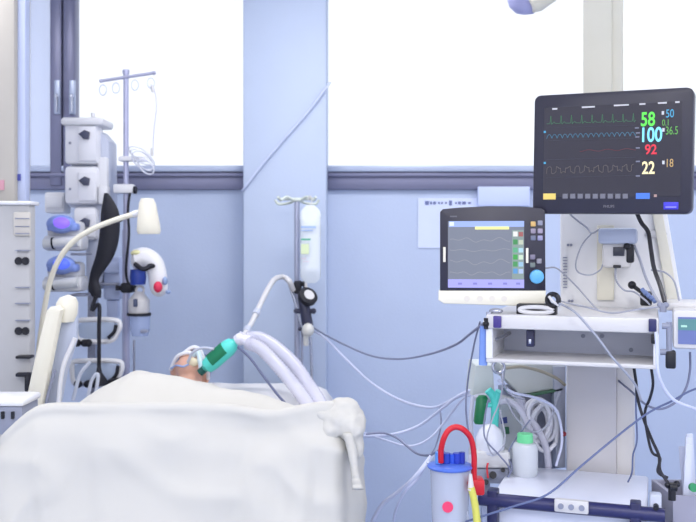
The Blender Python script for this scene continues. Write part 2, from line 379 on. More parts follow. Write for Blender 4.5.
# gooseneck lamp
t = thing('gooseneck_lamp', 'cream gooseneck lamp arching from the left with a cup shaped head', 'lamp', W(37, 370, 3.8))
b = MB(); b.tube([W(37, 400, 3.8), W(38, 360, 3.8), W(43, 318, 3.8), W(50, 282, 3.8), W(60, 258, 3.8), W(75, 240, 3.8), W(95, 228, 3.8), W(115, 220, 3.8), W(134, 214, 3.8)], .0115, 12); fin('gooseneck', b, CREAM, t)
b = MB(); b.lathe([(.001, 0), (.045, 0), (.05, .012), (.047, .05), (.035, .13), (.026, .15), (.001, .152)], W(149, 234, 3.8), (-.05, 0, 1)); fin('lamp_head', b, CREAM, t)
b = MB(); b.cyl(W(133, 214.5, 3.8), W(142, 212, 3.8), .015); fin('joint', b, WHITE, t)

# iv pole left
D = 4.3; xp = W(126, 0, D).x
t = thing('drip_stand', 'tall grey drip stand with a crossbar of hooks before the left window', 'drip stand', (xp, D, 0))
b = MB(); b.cyl((xp, D, FL+.1), (xp, D, W(0, 230, D).z), .0175); b.cyl((xp, D, W(0, 232, D).z), (xp, D, W(0, 72, D).z), .0125); b.cyl((xp, D, W(0, 74, D).z), (xp, D, W(0, 70, D).z), .016)
fin('pole', b, mat('lilac_steel', (176, 178, 204), .3, metal=.4), t)
b = MB(); b.tube([W(101, 81, D-.01), W(154, 73, D-.01)], .0075, smooth=False); b.ball(W(101, 81, D-.01), .009); b.ball(W(154, 73, D-.01), .010); fin('crossbar', b, mat('lilac_steel', ()), t)
for x, y in ((103, 90), (116, 88), (135, 85), (151, 83)):
    b = MB(); b.torus(W(x, y, D-.01), .019, .003, sx=.9, sy=1.3); fin('hook', b, mat('hook_white', (214, 220, 240), .4), t)
b = MB()
for k in range(5):
    a = 2*pi*k/5+.3; b.tube([(xp, D, FL+.1), (xp+.12*math.cos(a), D+.12*math.sin(a), FL+.06)], .016, smooth=False)
b.cyl((xp, D, FL+.05), (xp, D, FL+.14), .03); fin('base', b, STEEL, t)
for k in range(5):
    a = 2*pi*k/5+.3; x, y = xp+.12*math.cos(a), D+.12*math.sin(a)
    b = MB(); b.cyl((x-.012, y, FL+.03), (x+.012, y, FL+.03), .03); fin('wheel', b, BLACKR, t)
b = MB(); b.pbox(120, 283, 132, 293, D-.04, .08, .01); b.cyl(W(116, 288, D-.01), W(137, 288, D-.01), .012); fin('clamp', b, BLACKR, t)
b = MB(); b.pbox(118, 156, 146, 161, D-.03, .05, .006); fin('shelf_bar', b, WHITE, t)
b = MB(); b.pbox(113, 184, 133, 193, D-.04, .05, .006); b.cyl(W(132, 190, D-.02), W(136, 190, D-.02), .016); fin('hinge', b, WHITE, t)
b = MB(); b.cyl(W(134, 190, D-.03), W(136.5, 190, D-.03), .018); fin('knob', b, BLACKR, t)
b = MB(); b.tube([W(131, 185, D-.03), W(128, 210, D-.03), W(129, 235, D-.03), W(126, 270, D-.03), W(129, 287, D-.03)], .006)
lonely('pole_cable', b, BLACKR, 'thin dark cable running down the left drip stand', 'cable')

# drip line with coil
t = thing('drip_line', 'thin clear drip line hanging from the crossbar to a coil', 'tubing', W(153, 100, D-.02))
b = MB(); b.tube([W(151, 84, D-.02), W(155, 92, D-.02), W(156.5, 108, D-.02), W(154, 130, D-.02), W(153, 150, D-.02)], .0035); fin('line', b, mat('clear_line', (214, 214, 232), .4), t)
b = MB(); b.cyl(W(152, 86, D-.02), W(153, 92, D-.02), .008); b.cyl(W(152, 148, D-.02), W(152, 156, D-.02), .007); fin('connector', b, WHITE2, t)
b = MB()
for i in range(5):
    b.torus(W(140+i*1.6, 154+i*3.2, D-.06-.006*i), .044+.004*(i % 3), .0034, axis=(.12*i-.3, 1, .75-.1*i), sx=(.62, .5, .75, .55, .6)[i], sy=1.35-.12*i)
fin('coil', b, mat('coil_white', (225, 228, 240), .35), t)

# suction regulator with handpiece
t = thing('resuscitator', 'white curved resuscitator mask with a red valve on the left drip stand', 'medical device', W(150, 280, 4.2))
b = MB(); b.tube([W(137, 260, 4.2), W(145, 258, 4.2), W(153, 263, 4.2), W(157, 273, 4.2), W(159, 288, 4.2)], .052, 16, r2=.042, n=5); b.ball(W(139, 260, 4.2), (.038, .045, .05)); b.ball(W(159, 288, 4.2), .041); fin('shell', b, mat('shell_white', (232, 232, 236), .35), t)
b = MB(); b.ball(W(137, 253, 4.18), (.03, .03, .015)); fin('yellow_cap', b, mat('pale_yellow', (226, 222, 170), .4), t)
b = MB(); b.tube([W(135, 264, 4.14), W(143, 269, 4.12), W(152, 266, 4.13)], .011); b.ball(W(151, 266, 4.13), (.02, .015, .012)); fin('trigger', b, BLACKR, t)
b = MB(); b.lathe([(.001, -.035), (.034, -.035), (.038, 0), (.034, .035), (.001, .036)], W(138, 277, 4.18)); fin('blue_valve', b, mat('valve_blue', (36, 62, 150), .4), t)
b = MB(); b.ball(W(158, 287, 4.14), (.021, .018, .026)); fin('red_valve', b, mat('valve_red', (214, 50, 84), .4), t)
b = MB(); b.ball(W(165, 281, 4.16), (.013, .012, .02)); b.ball(W(168, 292, 4.17), (.012, .02, .01)); fin('tip', b, mat('tip_bluegrey', (140, 160, 200), .4), t)

t = thing('suction_jar', 'small clear suction jar with black ring on the left drip stand', 'jar', W(140, 320, 4.25))
b = MB(); b.lathe([(.001, 0), (.045, 0), (.05, .01), (.05, .06), (.03, .085), (.02, .10), (.001, .10)], W(139, 313, 4.22)); b.torus(W(140, 290, 4.22), .018, .006); fin('regulator', b, WHITE2, t)
b = MB(); b.lathe([(.001, -.012), (.056, -.012), (.056, .0), (.001, .0)], W(139, 313, 4.22)); fin('ring', b, BLACKR, t)
b = MB(); b.lathe([(.001, -.11), (.036, -.108), (.046, -.08), (.048, -.014), (.001, -.012)], W(140, 313, 4.22)); fin('cup', b, sheer('cup_clear', (190, 205, 240), .55), t)
b = MB(); b.pbox(140, 330, 147, 333, 4.16, .03, .003); fin('mark', b, GREYM, t)
b = MB(); b.pbox(133, 299, 137, 307, 4.16, .02, .004); fin('switch', b, mat('dark_blue_switch', (70, 80, 110), .4), t)

# thin second pole behind
b = MB(); b.cyl(W(134, 340, 4.4), (W(134, 0, 4.4).x, 4.4, FL), .006); lonely('thin_rod', b, STEEL, 'thin steel rod standing just right of the left drip stand', 'rod')

# padded chair left of the bed
t = thing('padded_chair', 'cream padded chair with a steep slanted back left of the bed', 'chair', (-1.15, 3.2, 0))
def slab(pts, D, th, bev):
    b = MB(); b.prism([(W(x, y, D).x, W(x, y, D).z) for x, y in pts], D, D+th, bev); return b
fin('backrest', slab([(45, 311), (49, 307), (57, 306), (61, 310), (60, 316), (41, 412), (37, 440), (18, 440), (25, 398), (33, 360)], 3.1, .05, .018), CREAM, t)
fin('back_panel', slab([(62, 306), (77, 306), (76, 340), (66, 372), (56, 425), (40, 425), (48, 380)], 3.17, .035, .012), mat('panel_bluegrey', (186, 194, 214), .5), t)
b = MB(); b.lathe([(.001, -.06), (.03, -.055), (.038, -.03), (.038, .01), (.028, .03), (.001, .04)], W(67, 306, 3.17), (.1, 0, 1)); fin('headrest_knob', b, CREAM, t)
b = MB(); b.tube([W(75, 338, 3.14), W(62, 372, 3.14), W(57, 425, 3.14)], .008); fin('frame', b, WHITE, t)
b = MB(); b.tube([W(55, 370, 3.12), W(47, 400, 3.12), W(44, 425, 3.12)], .006); fin('dark_piping', b, GREYM, t)
b = MB(); b.box((-1.3, 2.95, .17), (-.97, 3.2, .27), .03); fin('seat', b, CREAM, t)
for x in (-1.27, -1.0):
    for y in (2.98, 3.22):
        b = MB(); b.cyl((x, y, FL), (x, y, .2), .015); fin('leg', b, STEEL, t)
b = MB(); b.tube([W(88, 396, 4.0), W(92, 380, 4.0), W(98, 375, 4.0), W(95, 400, 4.0)], .008); b.tube([W(73, 400, 3.95), W(80, 375, 3.95), W(90, 362, 3.95)], .008)
lonely('white_hose', b, mat('hose_white', (220, 226, 240), .4), 'short white hose loop behind the bed beside the chair back', 'hose')

# ================================================================== bed
t = thing('hospital_bed', 'hospital bed with white mattress seen from its foot end', 'bed', (-.46, 3.3, 0))
b = MB(); b.box((-.90, 2.42, .34), (-.05, 4.25, .37), .01); b.box((-.9, 2.42, .28), (-.86, 4.25, .34)); b.box((-.09, 2.42, .28), (-.05, 4.25, .34)); fin('frame', b, GREYL, t)
b = MB(); b.box((-.89, 2.43, .37), (-.07, 4.22, .50), .03); fin('mattress', b, FOAM, t)
b = MB(); b.box((-.84, 2.33, .3), (-.09, 2.37, .865), .02); fin('footboard', b, CREAM, t)
b = MB(); b.box((-.86, 4.24, .3), (-.10, 4.28, .62), .02); fin('headboard', b, CREAM, t)
for x in (-.84, -.12):
    for y in (2.5, 4.15):
        b = MB(); b.cyl((x, y, FL+.1), (x, y, .3), .02); l_ = fin('leg', b, STEEL, t)
        b = MB(); b.cyl((x-.02, y, FL+.06), (x+.02, y, FL+.06), .06); fin('wheel', b, BLACKR, l_)

# pillow
b = MB(); nx, ny = 26, 14
cxp, cyp, hx, hy = (W(243, 0, 3.95).x+W(327, 0, 3.95).x)/2 - .15, 3.98, .355, .19
for sgn in (1, -1):
    g = []
    for i in range(nx+1):
        row = []
        for j in range(ny+1):
            u, v = i/nx*2-1, j/ny*2-1
            hh = (max(0, 1-abs(u)**5)*max(0, 1-abs(v)**4))**.45
            z = .590+sgn*(.088*hh)+(.006*noise.noise(Vector((u*3, v*3, 7))) if sgn > 0 else 0)
            row.append(b.v((cxp+u*hx, cyp+v*hy, z)))
        g.append(row)
    for i in range(nx):
        for j in range(ny): b.bm.faces.new((g[i][j], g[i+1][j], g[i+1][j+1], g[i][j+1]))
bmesh.ops.remove_doubles(b.bm, verts=b.bm.verts, dist=.0005)
lonely('pillow', b, PILLOW, 'plump white pillow at the head end of the bed', 'pillow', ang=80)

# patient: one continuous body under the sheet
hc = W(190, 376, 3.98)                       # head centre
hc.z = .738
b = MB()
Rh = Matrix.Rotation(math.radians(14), 3, 'Y')
def hp(x, y, z): return hc+Rh @ Vector((x, y, z))    # x across the face, y to the crown, z out of the face
b.ball(hp(0, .05, -.005), (.077, .095, .088), 24, Rh)
b.ball(hp(0, -.03, .02), (.062, .07, .062), 20, Rh)
b.ball(hp(0, -.075, .028), (.033, .03, .032), 16, Rh)        # chin
b.ball(hp(0, .0, .083), (.013, .026, .022), 12, Rh)        # nose
b.ball(hp(0, -.018, .09), (.018, .012, .014), 12, Rh)
b.ball(hp(0, -.045, .074), (.026, .014, .011), 12, Rh)       # lips
for s_ in (-1, 1):
    b.ball(hp(s_*.03, .035, .073), (.016, .012, .011), 10, Rh)   # closed lids
    b.ball(hp(s_*.079, .02, -.01), (.011, .022, .032), 10, Rh)   # ears
    b.ball(hp(s_*.038, -.005, .055), (.024, .03, .022), 10, Rh)   # cheeks
nk = Vector((hc.x+.02, 3.8, .65))
b.cyl(hc+Vector((0, 0, -.02)), nk, .055, 20); b.cyl(nk, (hc.x+.03, 3.70, .615), .058, 20, .07)
bx = hc.x+.04
for y, rx, rz, z in ((3.66, .17, .07, .575), (3.55, .20, .10, .585), (3.42, .18, .105, .59), (3.28, .165, .10, .585), (3.14, .175, .095, .58), (3.05, .17, .09, .575)):
    b.ball((bx, y, z+.022), (rx, .12, rz), 20)
for s_ in (-1, 1):
    b.tube([(bx+s_*.09, 3.03, .59), (bx+s_*.085, 2.85, .59), (bx+s_*.08, 2.62, .56)], .075, 14, r2=.05, n=4)
    b.tube([(bx+s_*.17, 3.62, .57), (bx+s_*.215, 3.4, .555), (bx+s_*.20, 3.12, .555)], .045, 12, r2=.03, n=4)
    b.ball((bx+s_*.195, 3.06, .553), (.035, .06, .02), 10)
    b.ball((bx+s_*.08, 2.58, .60), (.045, .04, .09), 12)
pat = fin('person', b, SKIN, ang=180)
md = pat.modifiers.new('r', 'REMESH'); md.mode = 'VOXEL'; md.voxel_size = .007
md = pat.modifiers.new('s', 'SMOOTH'); md.iterations = 3; md.factor = .5
me = bpy.data.meshes.new_from_object(pat.evaluated_get((bpy.context.view_layer.update(), bpy.context.evaluated_depsgraph_get())[1]))
pat.modifiers.clear(); pat.data = me
for p in me.polygons: p.use_smooth = True
pc = Vector((bx, 3.3, .5)); me.transform(Matrix.Translation(-pc)); pat.location = pc; WM[pat] = Matrix.Translation(pc)
tag(pat, 'intubated person lying on their back under the white bed sheet, face up', 'person')
TAPE = mat('white_tape', (232, 234, 240), .6)
b = MB()                                     # pale blue cap over the crown
t2 = bmesh.new(); bmesh.ops.create_uvsphere(t2, u_segments=24, v_segments=16, radius=1)
for v in list(t2.verts):
    if v.co.y < .12: t2.verts.remove(v)
b.merge(t2, Matrix.Translation(hp(0, .045, -.003)) @ Rh.to_4x4() @ Matrix.Diagonal((.088, .108, .10, 1)))
fin('cap', b, mat('cap_blue', (150, 180, 232), .7), pat, solid=.003)
b = MB(); b.tube([hp(-.085, .0, -.01), hp(-.068, -.03, .055), hp(-.035, -.042, .083), hp(0, -.047, .091), hp(.035, -.042, .083), hp(.068, -.03, .055), hp(.085, 0, -.01)], .0085, 8); fin('tube_tape', b, TAPE, pat)
b = MB(); b.tube([hp(-.05, -.01, .07), hp(-.02, -.005, .105), hp(.0, -.002, .112), hp(.02, -.005, .105), hp(.05, -.01, .07)], .009, 8); fin('nose_tape', b, TAPE, pat)
b = MB(); b.ball(hp(.012, -.088, .06), (.026, .012, .02), 12, Rh); fin('gauze', b, mat('gauze_cream', (228, 218, 190), .8), pat)
b = MB(); b.tube([hp(.0, -.1, .05), hp(-.02, -.106, .035), hp(-.05, -.09, .03), hp(-.082, -.03, 0)], .004, 8); fin('tube_strap', b, mat('strap_blue', (150, 175, 225), .6), pat)
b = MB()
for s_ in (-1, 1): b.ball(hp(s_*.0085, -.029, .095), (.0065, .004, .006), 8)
fin('nostril_shadow', b, mat('nostril_shade', (72, 52, 50), .7), pat)  # dark balls stand in for the shade inside the nostrils
b = MB(); b.ball(hp(0.01, -.05, .086), (.016, .008, .007), 10); fin('mouth', b, mat('mouth_dark', (120, 66, 66), .5), pat)

# the sheet
NU, NT, NS = 96, 46, 34
Cc = spline([(-.90, 2.62, .66), (-.90, 2.44, .74), (-.89, 2.34, .79), (-.862, 2.29, .828), (-.80, 2.275, .882), (-.75, 2.275, .897), (-.62, 2.275, .897), (-.45, 2.275, .900), (-.30, 2.275, .896), (-.2, 2.275, .882), (-.11, 2.275, .896), (-.06, 2.28, .902), (-.025, 2.31, .895), (-.015, 2.40, .86), (-.03, 2.6, .76)], 12)
def curve_at(u):
    f = u*(len(Cc)-1); i = min(int(f), len(Cc)-2); return Cc[i].lerp(Cc[i+1], f-i)
def sm(a, b_, x):
    x = max(0, min(1, (x-a)/(b_-a))); return x*x*(3-2*x)
def body(x, y):
    # legs, trunk and raised feet under the cloth
    prof = .72+.02*sm(3.2, 3.5, y)-.075*sm(3.66, 3.78, y)+.06*math.exp(-((y-2.5)/.15)**2)
    xc = -.64
    across = math.exp(-(abs(x-xc)/.27)**3.0)
    z = .53+(prof-.53)*across
    g = math.exp(-(abs(y-2.76)/.19)**2.5)
    K = ((-.95, .70), (-.83, .808), (-.74, .868), (-.65, .922), (-.555, .893), (-.405, .862), (-.25, .835), (-.1, .78), (.1, .7))
    hz = 0; wt = 0
    for dx in (-.02, 0, .02):
        xx = max(-.949, min(.099, x+dx))
        for (xa_, za_), (xb_, zb__) in zip(K, K[1:]):
            if xa_ <= xx <= xb_: hz += za_+(zb__-za_)*(xx-xa_)/(xb_-xa_); wt += 1; break
    hz /= wt
    z = z*(1-g)+max(z, hz)*g; feet = 0
    return z+feet+.010*noise.noise(Vector((x*9, y*6, 1)))+.006*noise.noise(Vector((x*22, y*15, 4)))
b = MB(); rows = []
for j in range(NT+1):
    tt = 1-j/NT; row = []
    for i in range(NU+1):
        u = i/NU; c = curve_at(u)
        xh = -.935+u*(.885)
        e = tt
        x = c.x+(xh-c.x)*sm(0, .5, e); y = c.y+(3.76-c.y)*e
        zb = body(x, y)
        if (x < -.86 or x > -.08) and y > 3.0: zb = min(zb, .56)
        k_ = sm(0.005, .2, e)
        z = c.z*(1-k_)+zb*k_
        row.append(b.v((x, y, z)))
    rows.append(row)
for j in range(1, NS+1):
    s_ = (j/NS)**1.6; row = []
    for i in range(NU+1):
        u = i/NU; c = curve_at(u); c0, c1 = curve_at(max(0, u-.01)), curve_at(min(1, u+.01))
        tg = Vector((c1.x-c0.x, c1.y-c0.y, 0)).normalized(); nrm = Vector((tg.y, -tg.x, 0))
        drop = s_*.62
        out = .022*sm(0, .12, s_)-.018*sm(.03, .10, s_)*(1-sm(.1, .2, s_))*math.exp(-((c.x+.2)/.3)**2)
        edge = sm(.78, .9, u)+sm(.22, .1, u)
        out += (.006+.016*edge*s_)*math.sin(u*62+2.1*math.sin(s_*2.5+u*9))*min(1, s_*3)
        out += .014*noise.noise(Vector((c.x*4+s_*2.2, s_*3.2-c.x*2, 3)))*min(1, s_*5)
        out += (.010+.010*noise.noise(Vector((c.x*6, 2, 2))))*math.exp(-((s_-.014)/.02)**2)
        out += .011*(1-abs(noise.noise(Vector((c.x*5.5-s_*2.6, s_*2.5+c.x*2.5, 9)))*2))**4*min(1, s_*6)
        out += .02*s_*sm(.2, .05, u)
        p = c+nrm*out
        if u > .82: p.x += .028*sm(0, .35, s_)*sm(.82, .95, u)
        row.append(b.v((p.x - .05*s_*sm(.25, .1, u), p.y, c.z-drop)))
    rows.append(row)
for j in range(len(rows)-1):
    for i in range(NU): b.bm.faces.new((rows[j][i], rows[j][i+1], rows[j+1][i+1], rows[j+1][i]))
sheet = lonely('bed_sheet', b, SHEET, 'large white sheet draped over the bed and its footboard, tied at the corner', 'sheet', ang=180, solid=.004, sub=1)
def lump(name, balls, r=.006, m=SHEET):
    b = MB()
    for c, rad in balls: b.ball(c, rad, 18)
    o = fin(name, b, m, sheet, ang=180)
    bpy.context.view_layer.update()
    md = o.modifiers.new('r', 'REMESH'); md.mode = 'VOXEL'; md.voxel_size = r
    md = o.modifiers.new('s', 'SMOOTH'); md.iterations = 4; md.factor = .6
    tx = bpy.data.textures.new('folds', 'CLOUDS'); tx.noise_scale = .045
    md = o.modifiers.new('d', 'DISPLACE'); md.texture = tx; md.strength = .02; md.mid_level = .5
    bpy.context.view_layer.update()
    me = bpy.data.meshes.new_from_object(o.evaluated_get(bpy.context.evaluated_depsgraph_get()))
    o.modifiers.clear(); o.data = me
    for p in me.polygons: p.use_smooth = True
    return o
lump('knot', [(W(345, 405, 2.3), (.035, .03, .02)), (W(341, 418, 2.3), (.05, .05, .035)), (W(352, 425, 2.29), (.038, .05, .05)), (W(356, 440, 2.29), (.022, .03, .05)), (W(333, 425, 2.29), (.04, .035, .04)), (W(325, 413, 2.3), (.05, .04, .025))])
b = MB()
ts = [(348, 434, 5), (352, 450, 5), (354, 465, 4), (356, 478, 4.5), (358, 489, 6)]
pp = spline(ts, 5); rings = []
for q in pp: rings.append([b.v(W(q.x+math.cos(a)*q.z*1.0, q.y+math.sin(a)*1, 2.25+math.sin(a)*.012+.004*math.sin(q.y))) for a in [2*pi*k/12 for k in range(12)]])
for i in range(len(rings)-1):
    for k in range(12): b.bm.faces.new((rings[i][k], rings[i][(k+1) % 12], rings[i+1][(k+1) % 12], rings[i+1][k]))
b.bm.faces.new(rings[0]); b.bm.faces.new(rings[-1][::-1]); fin('knot_tail', b, SHEET, sheet, ang=180)

# ================================================================== breathing circuit
t = thing('breathing_circuit', 'breathing hoses with teal filter running from the mouth over the pillow', 'breathing hoses', W(240, 345, 3.9))
TEAL = mat('teal_plastic', (90, 218, 206), .35, var=.05); GREEN = mat('green_label', (14, 120, 84), .5)
LIL = sheer('lilac_hose', (228, 228, 244), .42)
a, c = W(202, 371, 3.86), W(236, 341, 3.84)
ax = (c-a)
b = MB(); b.lathe([(.012, 0), (.014, .015), (.032, .03), (.037, .06), (.037, .155), (.030, .18), (.018, .19), (.016, ax.length)], a, ax, 20); fin('filter', b, TEAL, t)
ux = ax.normalized()
b = MB(); axn = ax.normalized(); u_ = Vector((0, 0, 1)).cross(axn).normalized(); w_ = axn.cross(u_); pr_ = []
fd_ = Vector((-.35, -1, .35)); fd_ = (fd_-axn*fd_.dot(axn)).normalized(); sd_ = axn.cross(fd_)
for k in range(13):
    a_ = math.radians(-62+k*9); dr = fd_*math.cos(a_)+sd_*math.sin(a_)
    pr_.append([b.v(a+axn*h_+dr*r_) for h_, r_ in ((.062, .0345), (.062, .039), (.145, .039), (.145, .0345))])
for k in range(12):
    for q in range(4): b.bm.faces.new((pr_[k][q], pr_[k][(q+1) % 4], pr_[k+1][(q+1) % 4], pr_[k+1][q]))
b.bm.faces.new(pr_[0]); b.bm.faces.new(pr_[-1][::-1]); fin('filter_band', b, GREEN, t)
b = MB(); b.tube([hp(.005, -.05, .08), hp(.02, -.06, .105), a], .011); fin('mouth_tube', b, mat('tube_pale', (205, 225, 235), .4), t)
b = MB(); b.cyl(a-ux*.012, a+ux*.014, .017); fin('dark_connector', b, mat('connector_dark', (30, 90, 84), .4), t)
y_ = W(240, 339, 3.84)
b = MB(); b.tube([c, y_, W(250, 341, 3.83)], .022, n=4); b.ball(y_, .027); b.tube([y_, W(243, 333, 3.84)], .016); fin('y_piece', b, mat('clear_white', (222, 222, 240), .3), t)
h1 = [W(246, 339, 3.84), W(258, 340, 3.83), W(272, 350, 3.8), W(288, 370, 3.72), W(302, 393, 3.6), (W(316, 414, 3.45))]
h2 = [W(247, 345, 3.81), W(262, 353, 3.8), W(278, 373, 3.72), W(293, 392, 3.6), (W(303, 410, 3.45))]
h1 = [W(246, 338, 3.86), W(260, 338, 3.87), W(276, 347, 3.85), W(294, 364, 3.8), W(308, 384, 3.72), W(321, 405, 3.6), W(328, 425, 3.5)]
h2 = [W(247, 343, 3.82), W(260, 348, 3.8), W(276, 364, 3.76), W(293, 384, 3.68), W(309, 406, 3.55), W(316, 420, 3.5)]
for h, nm in ((h1, 'hose'), (h2, 'hose')):
    b = MB(); b.tube(h, .027, 16, n=16, rib=.06); fin(nm, b, LIL, t, ang=80)
b = MB(); b.tube([W(188, 362, 3.88), W(193, 352, 3.86), W(203, 348, 3.84), W(214, 349, 3.83)], .006); fin('cuff_line', b, GREYL, t)
b = MB(); b.tube([W(238, 347, 3.8), W(250, 358, 3.76), W(264, 377, 3.72), W(277, 394, 3.68), W(287, 405, 3.66)], .0055)
lonely('sensor_cable', b, mat('cable_grey', (95, 102, 135), .5), 'thin dark grey cable curving down from the teal filter over the pillow', 'cable')

# drip stand behind the bed head
D = 4.47; xp = W(297, 0, D).x
t = thing('drip_stand', 'short steel drip stand with pale hooks behind the bed head', 'drip stand', (xp, D, 0))
b = MB(); b.cyl((xp, D, FL+.1), (xp, D, W(0, 200, D).z), .0135); b.cyl((W(302, 0, D).x, D, FL+.1), W(302, 290, D), .006); fin('pole', b, mat('pole_steel', (168, 172, 192), .3, metal=.5), t)
b = MB(); b.tube([W(303, 310, D), W(310, 335, D), W(312, 392, D), (W(312, 0, D).x, D, FL+.1)], .0075); fin('side_tube', b, STEEL, t)
b = MB(); b.tube([W(289, 284, D-.02), W(296, 305, D-.02), W(302, 330, D-.02), W(308, 345, D)], .007); fin('brace', b, STEEL, t)
b = MB(); b.tube([(xp, D, .6), W(288, 360, D), W(280, 372, D)], .004, smooth=False); b.tube([W(297, 352, D), W(305, 372, D), W(318, 390, D)], .005); fin('strut', b, STEEL, t)
PG = mat('pale_green_hook', (206, 214, 206), .4)
b = MB(); b.cyl(W(280, 199, D), W(316, 199, D), .007); b.ball(W(297, 200, D), (.03, .02, .012))
for s_ in (-1, 1): b.tube([W(297+s_*2, 201, D), W(297+s_*10, 197, D-.03), W(297+s_*16, 200, D-.06), W(297+s_*19, 197, D-.08)], .007); b.tube([W(297+s_*2, 200, D), W(297+s_*8, 203, D+.03), W(297+s_*18, 204, D+.05), W(297+s_*22, 200, D+.05)], .007)
fin('hook_head', b, PG, t)
b = MB(); b.pbox(293.5, 281, 301, 294, D-.05, .09, .01); b.cyl(W(301, 284, D-.03), W(307, 284, D-.03), .012); b.pbox(303, 280, 306, 289, D-.045, .03, .006); fin('clamp', b, BLACKR, t)
b = MB()
for k in range(5):
    a_ = 2*pi*k/5+.9; b.tube([(xp, D, FL+.1), (xp+.18*math.cos(a_), D+.18*math.sin(a_), FL+.05)], .014, smooth=False)
b.cyl((xp, D, FL+.04), (xp, D, FL+.14), .028); fin('base', b, STEEL, t)
for k in range(5):
    a_ = 2*pi*k/5+.9; x, y = xp+.18*math.cos(a_), D+.18*math.sin(a_); b = MB(); b.cyl((x-.01, y, FL+.025), (x+.01, y, FL+.025), .025); fin('wheel', b, BLACKR, t)
# regulator with gauge
t = thing('pressure_regulator', 'black regulator with round white gauge on the stand behind the bed', 'regulator', W(306, 310, D-.05))
gc = W(307, 299, D-.1)
b = MB(); b.lathe([(.001, 0), (.042, 0), (.048, .008), (.048, .03), (.036, .036), (.001, .036)], gc+Vector((-.005, .02, 0)), (.65, -1, .85)); fin('gauge_case', b, BLACKR, t)
g2 = gc+Vector((-.005, .02, 0))+Vector((.65, -1, .85)).normalized()*.036
b = MB(); b.lathe([(.001, 0), (.027, 0), (.027, .002), (.001, .003)], g2, (.65, -1, .85)); fin('gauge_face', b, WHITE2, t)
b = MB(); b.tube([W(303, 297, D-.06), W(305, 310, D-.07), W(308, 326, D-.07)], .027, 14, n=5); b.cyl(W(295, 311, D-.07), W(314, 311, D-.07), .012); b.ball(W(313.5, 311, D-.07), .014); b.ball(W(296, 311, D-.07), .012); b.ball(W(300, 329, D-.07), .01); fin('body', b, mat('regulator_dark', (54, 56, 78), .4), t)
b = MB(); b.ball(W(308, 330, D-.1), (.03, .03, .034)); b.cyl(W(306, 330, D-.1), W(306, 345, D-.08), .014); fin('valve', b, mat('valve_cream', (212, 212, 208), .4), t)
# iv bag
t = thing('infusion_bag', 'clear infusion bag with a green lined label on the stand behind the bed', 'infusion bag', W(310, 245, D-.06))
b = MB(); nx, nz = 14, 24
for sg in (1, -1):
    g = []
    for i in range(nx+1):
        row = []
        for j in range(nz+1):
            u, v = i/nx*2-1, j/nz
            top = 1-(1-min(1, v/.14))**2*.62; bot = 1-(1-min(1, (1-v)/.1))**2*.5
            w_ = 10.5*top*bot
            th = .028*(max(0, 1-abs(u)**2.5)**.5)*min(1, v*5, (1-v)*6)*(.55+.45*v)
            p = W(310.5+u*w_, 205+v*78, D-.07); p.y -= sg*th; row.append(b.v(p))
        g.append(row)
    for i in range(nx):
        for j in range(nz): b.bm.faces.new((g[i][j], g[i+1][j], g[i+1][j+1], g[i][j+1]))
bmesh.ops.remove_doubles(b.bm, verts=b.bm.verts, dist=.0003)
fin('bag', b, sheer('bag_clear', (236, 243, 250), .25), t, ang=80)
b = MB(); b.tube([W(308, 200, D-.06), W(310, 196, D-.06), W(312, 200, D-.06), W(310, 206, D-.07)], .003); b.cyl(W(306, 283, D-.07), W(306, 292, D-.07), .007); fin('hanger', b, WHITE2, t)
b = MB(); b.pbox(301, 238.5, 310.5, 240.3, D-.105, .003); fin('green_line', b, mat('label_green', (96, 178, 150), .5), t)
b = MB(); b.pbox(301, 226, 316, 228, D-.1, .003); b.pbox(301, 230, 313, 231, D-.1, .003); fin('blue_line', b, mat('label_blue', (160, 185, 228), .5), t)
b = MB(); b.pbox(301, 244, 309, 254, D-.104, .003); fin('yellow_print', b, mat('label_yellow', (214, 228, 186), .5), t)
b = MB(); b.pbox(301, 258, 306, 259.2, D-.102, .003); b.pbox(303, 261, 309, 262, D-.103, .003); fin('small_print', b, mat('label_rose', (205, 196, 205), .5), t)
# holding arm of the hoses
t = thing('hose_holder', 'white curved holding arm reaching from the stand down to the hoses', 'holder', W(262, 305, 4.1))
b = MB(); b.tube([W(293, 290, D-.06), W(289, 281, D-.1), W(283, 277, 4.4), W(275, 279, 4.3), (W(268, 289, 4.2)), W(260, 305, 4.1), W(252, 322, 3.98), W(244, 335, 3.87)], .014, 12, r2=.011); fin('arm', b, WHITE2, t)
b = MB(); b.cyl(W(257.5, 311, 4.06), W(255.5, 315, 4.03), .017); fin('joint', b, GREYL, t)
b = MB(); b.cyl(W(248, 328, 3.93), W(246, 332, 3.9), .016); fin('joint', b, GREYL, t)

# ================================================================== equipment pendant on the right
th = math.radians(-18.8)
FP = Matrix.Translation((.598, 2.43, 0)) @ Matrix.Rotation(th, 4, 'Z')
IP = FP.inverted()
def L(px, py, ly, M=FP):                 # photo point on the plane local y = ly
    I = M.inverted(); o = I @ Vector((0, 0, EYE)); d = (I.to_3x3() @ Vector(((px-CX)/F, 1, -(py-HY)/F)))
    k = (ly-o.y)/d.y; return o+d*k
def lbox(b, x0, y0, x1, y1, ly, th_, bev=0):  # same, for a box
    a, c = L(x0, y1, ly), L(x1, y0, ly); zm0 = L((x0+x1)/2, y1, ly).z; zm1 = L((x0+x1)/2, y0, ly).z
    b.box((a.x, ly, zm0), (c.x, ly+th_, zm1), bev)
pend = thing('equipment_pendant', 'white ceiling mounted equipment pendant carrying shelf, tray and monitors', 'equipment pendant', FP)
x0, x1 = L(583, 0, .5).x, L(622, 0, .5).x
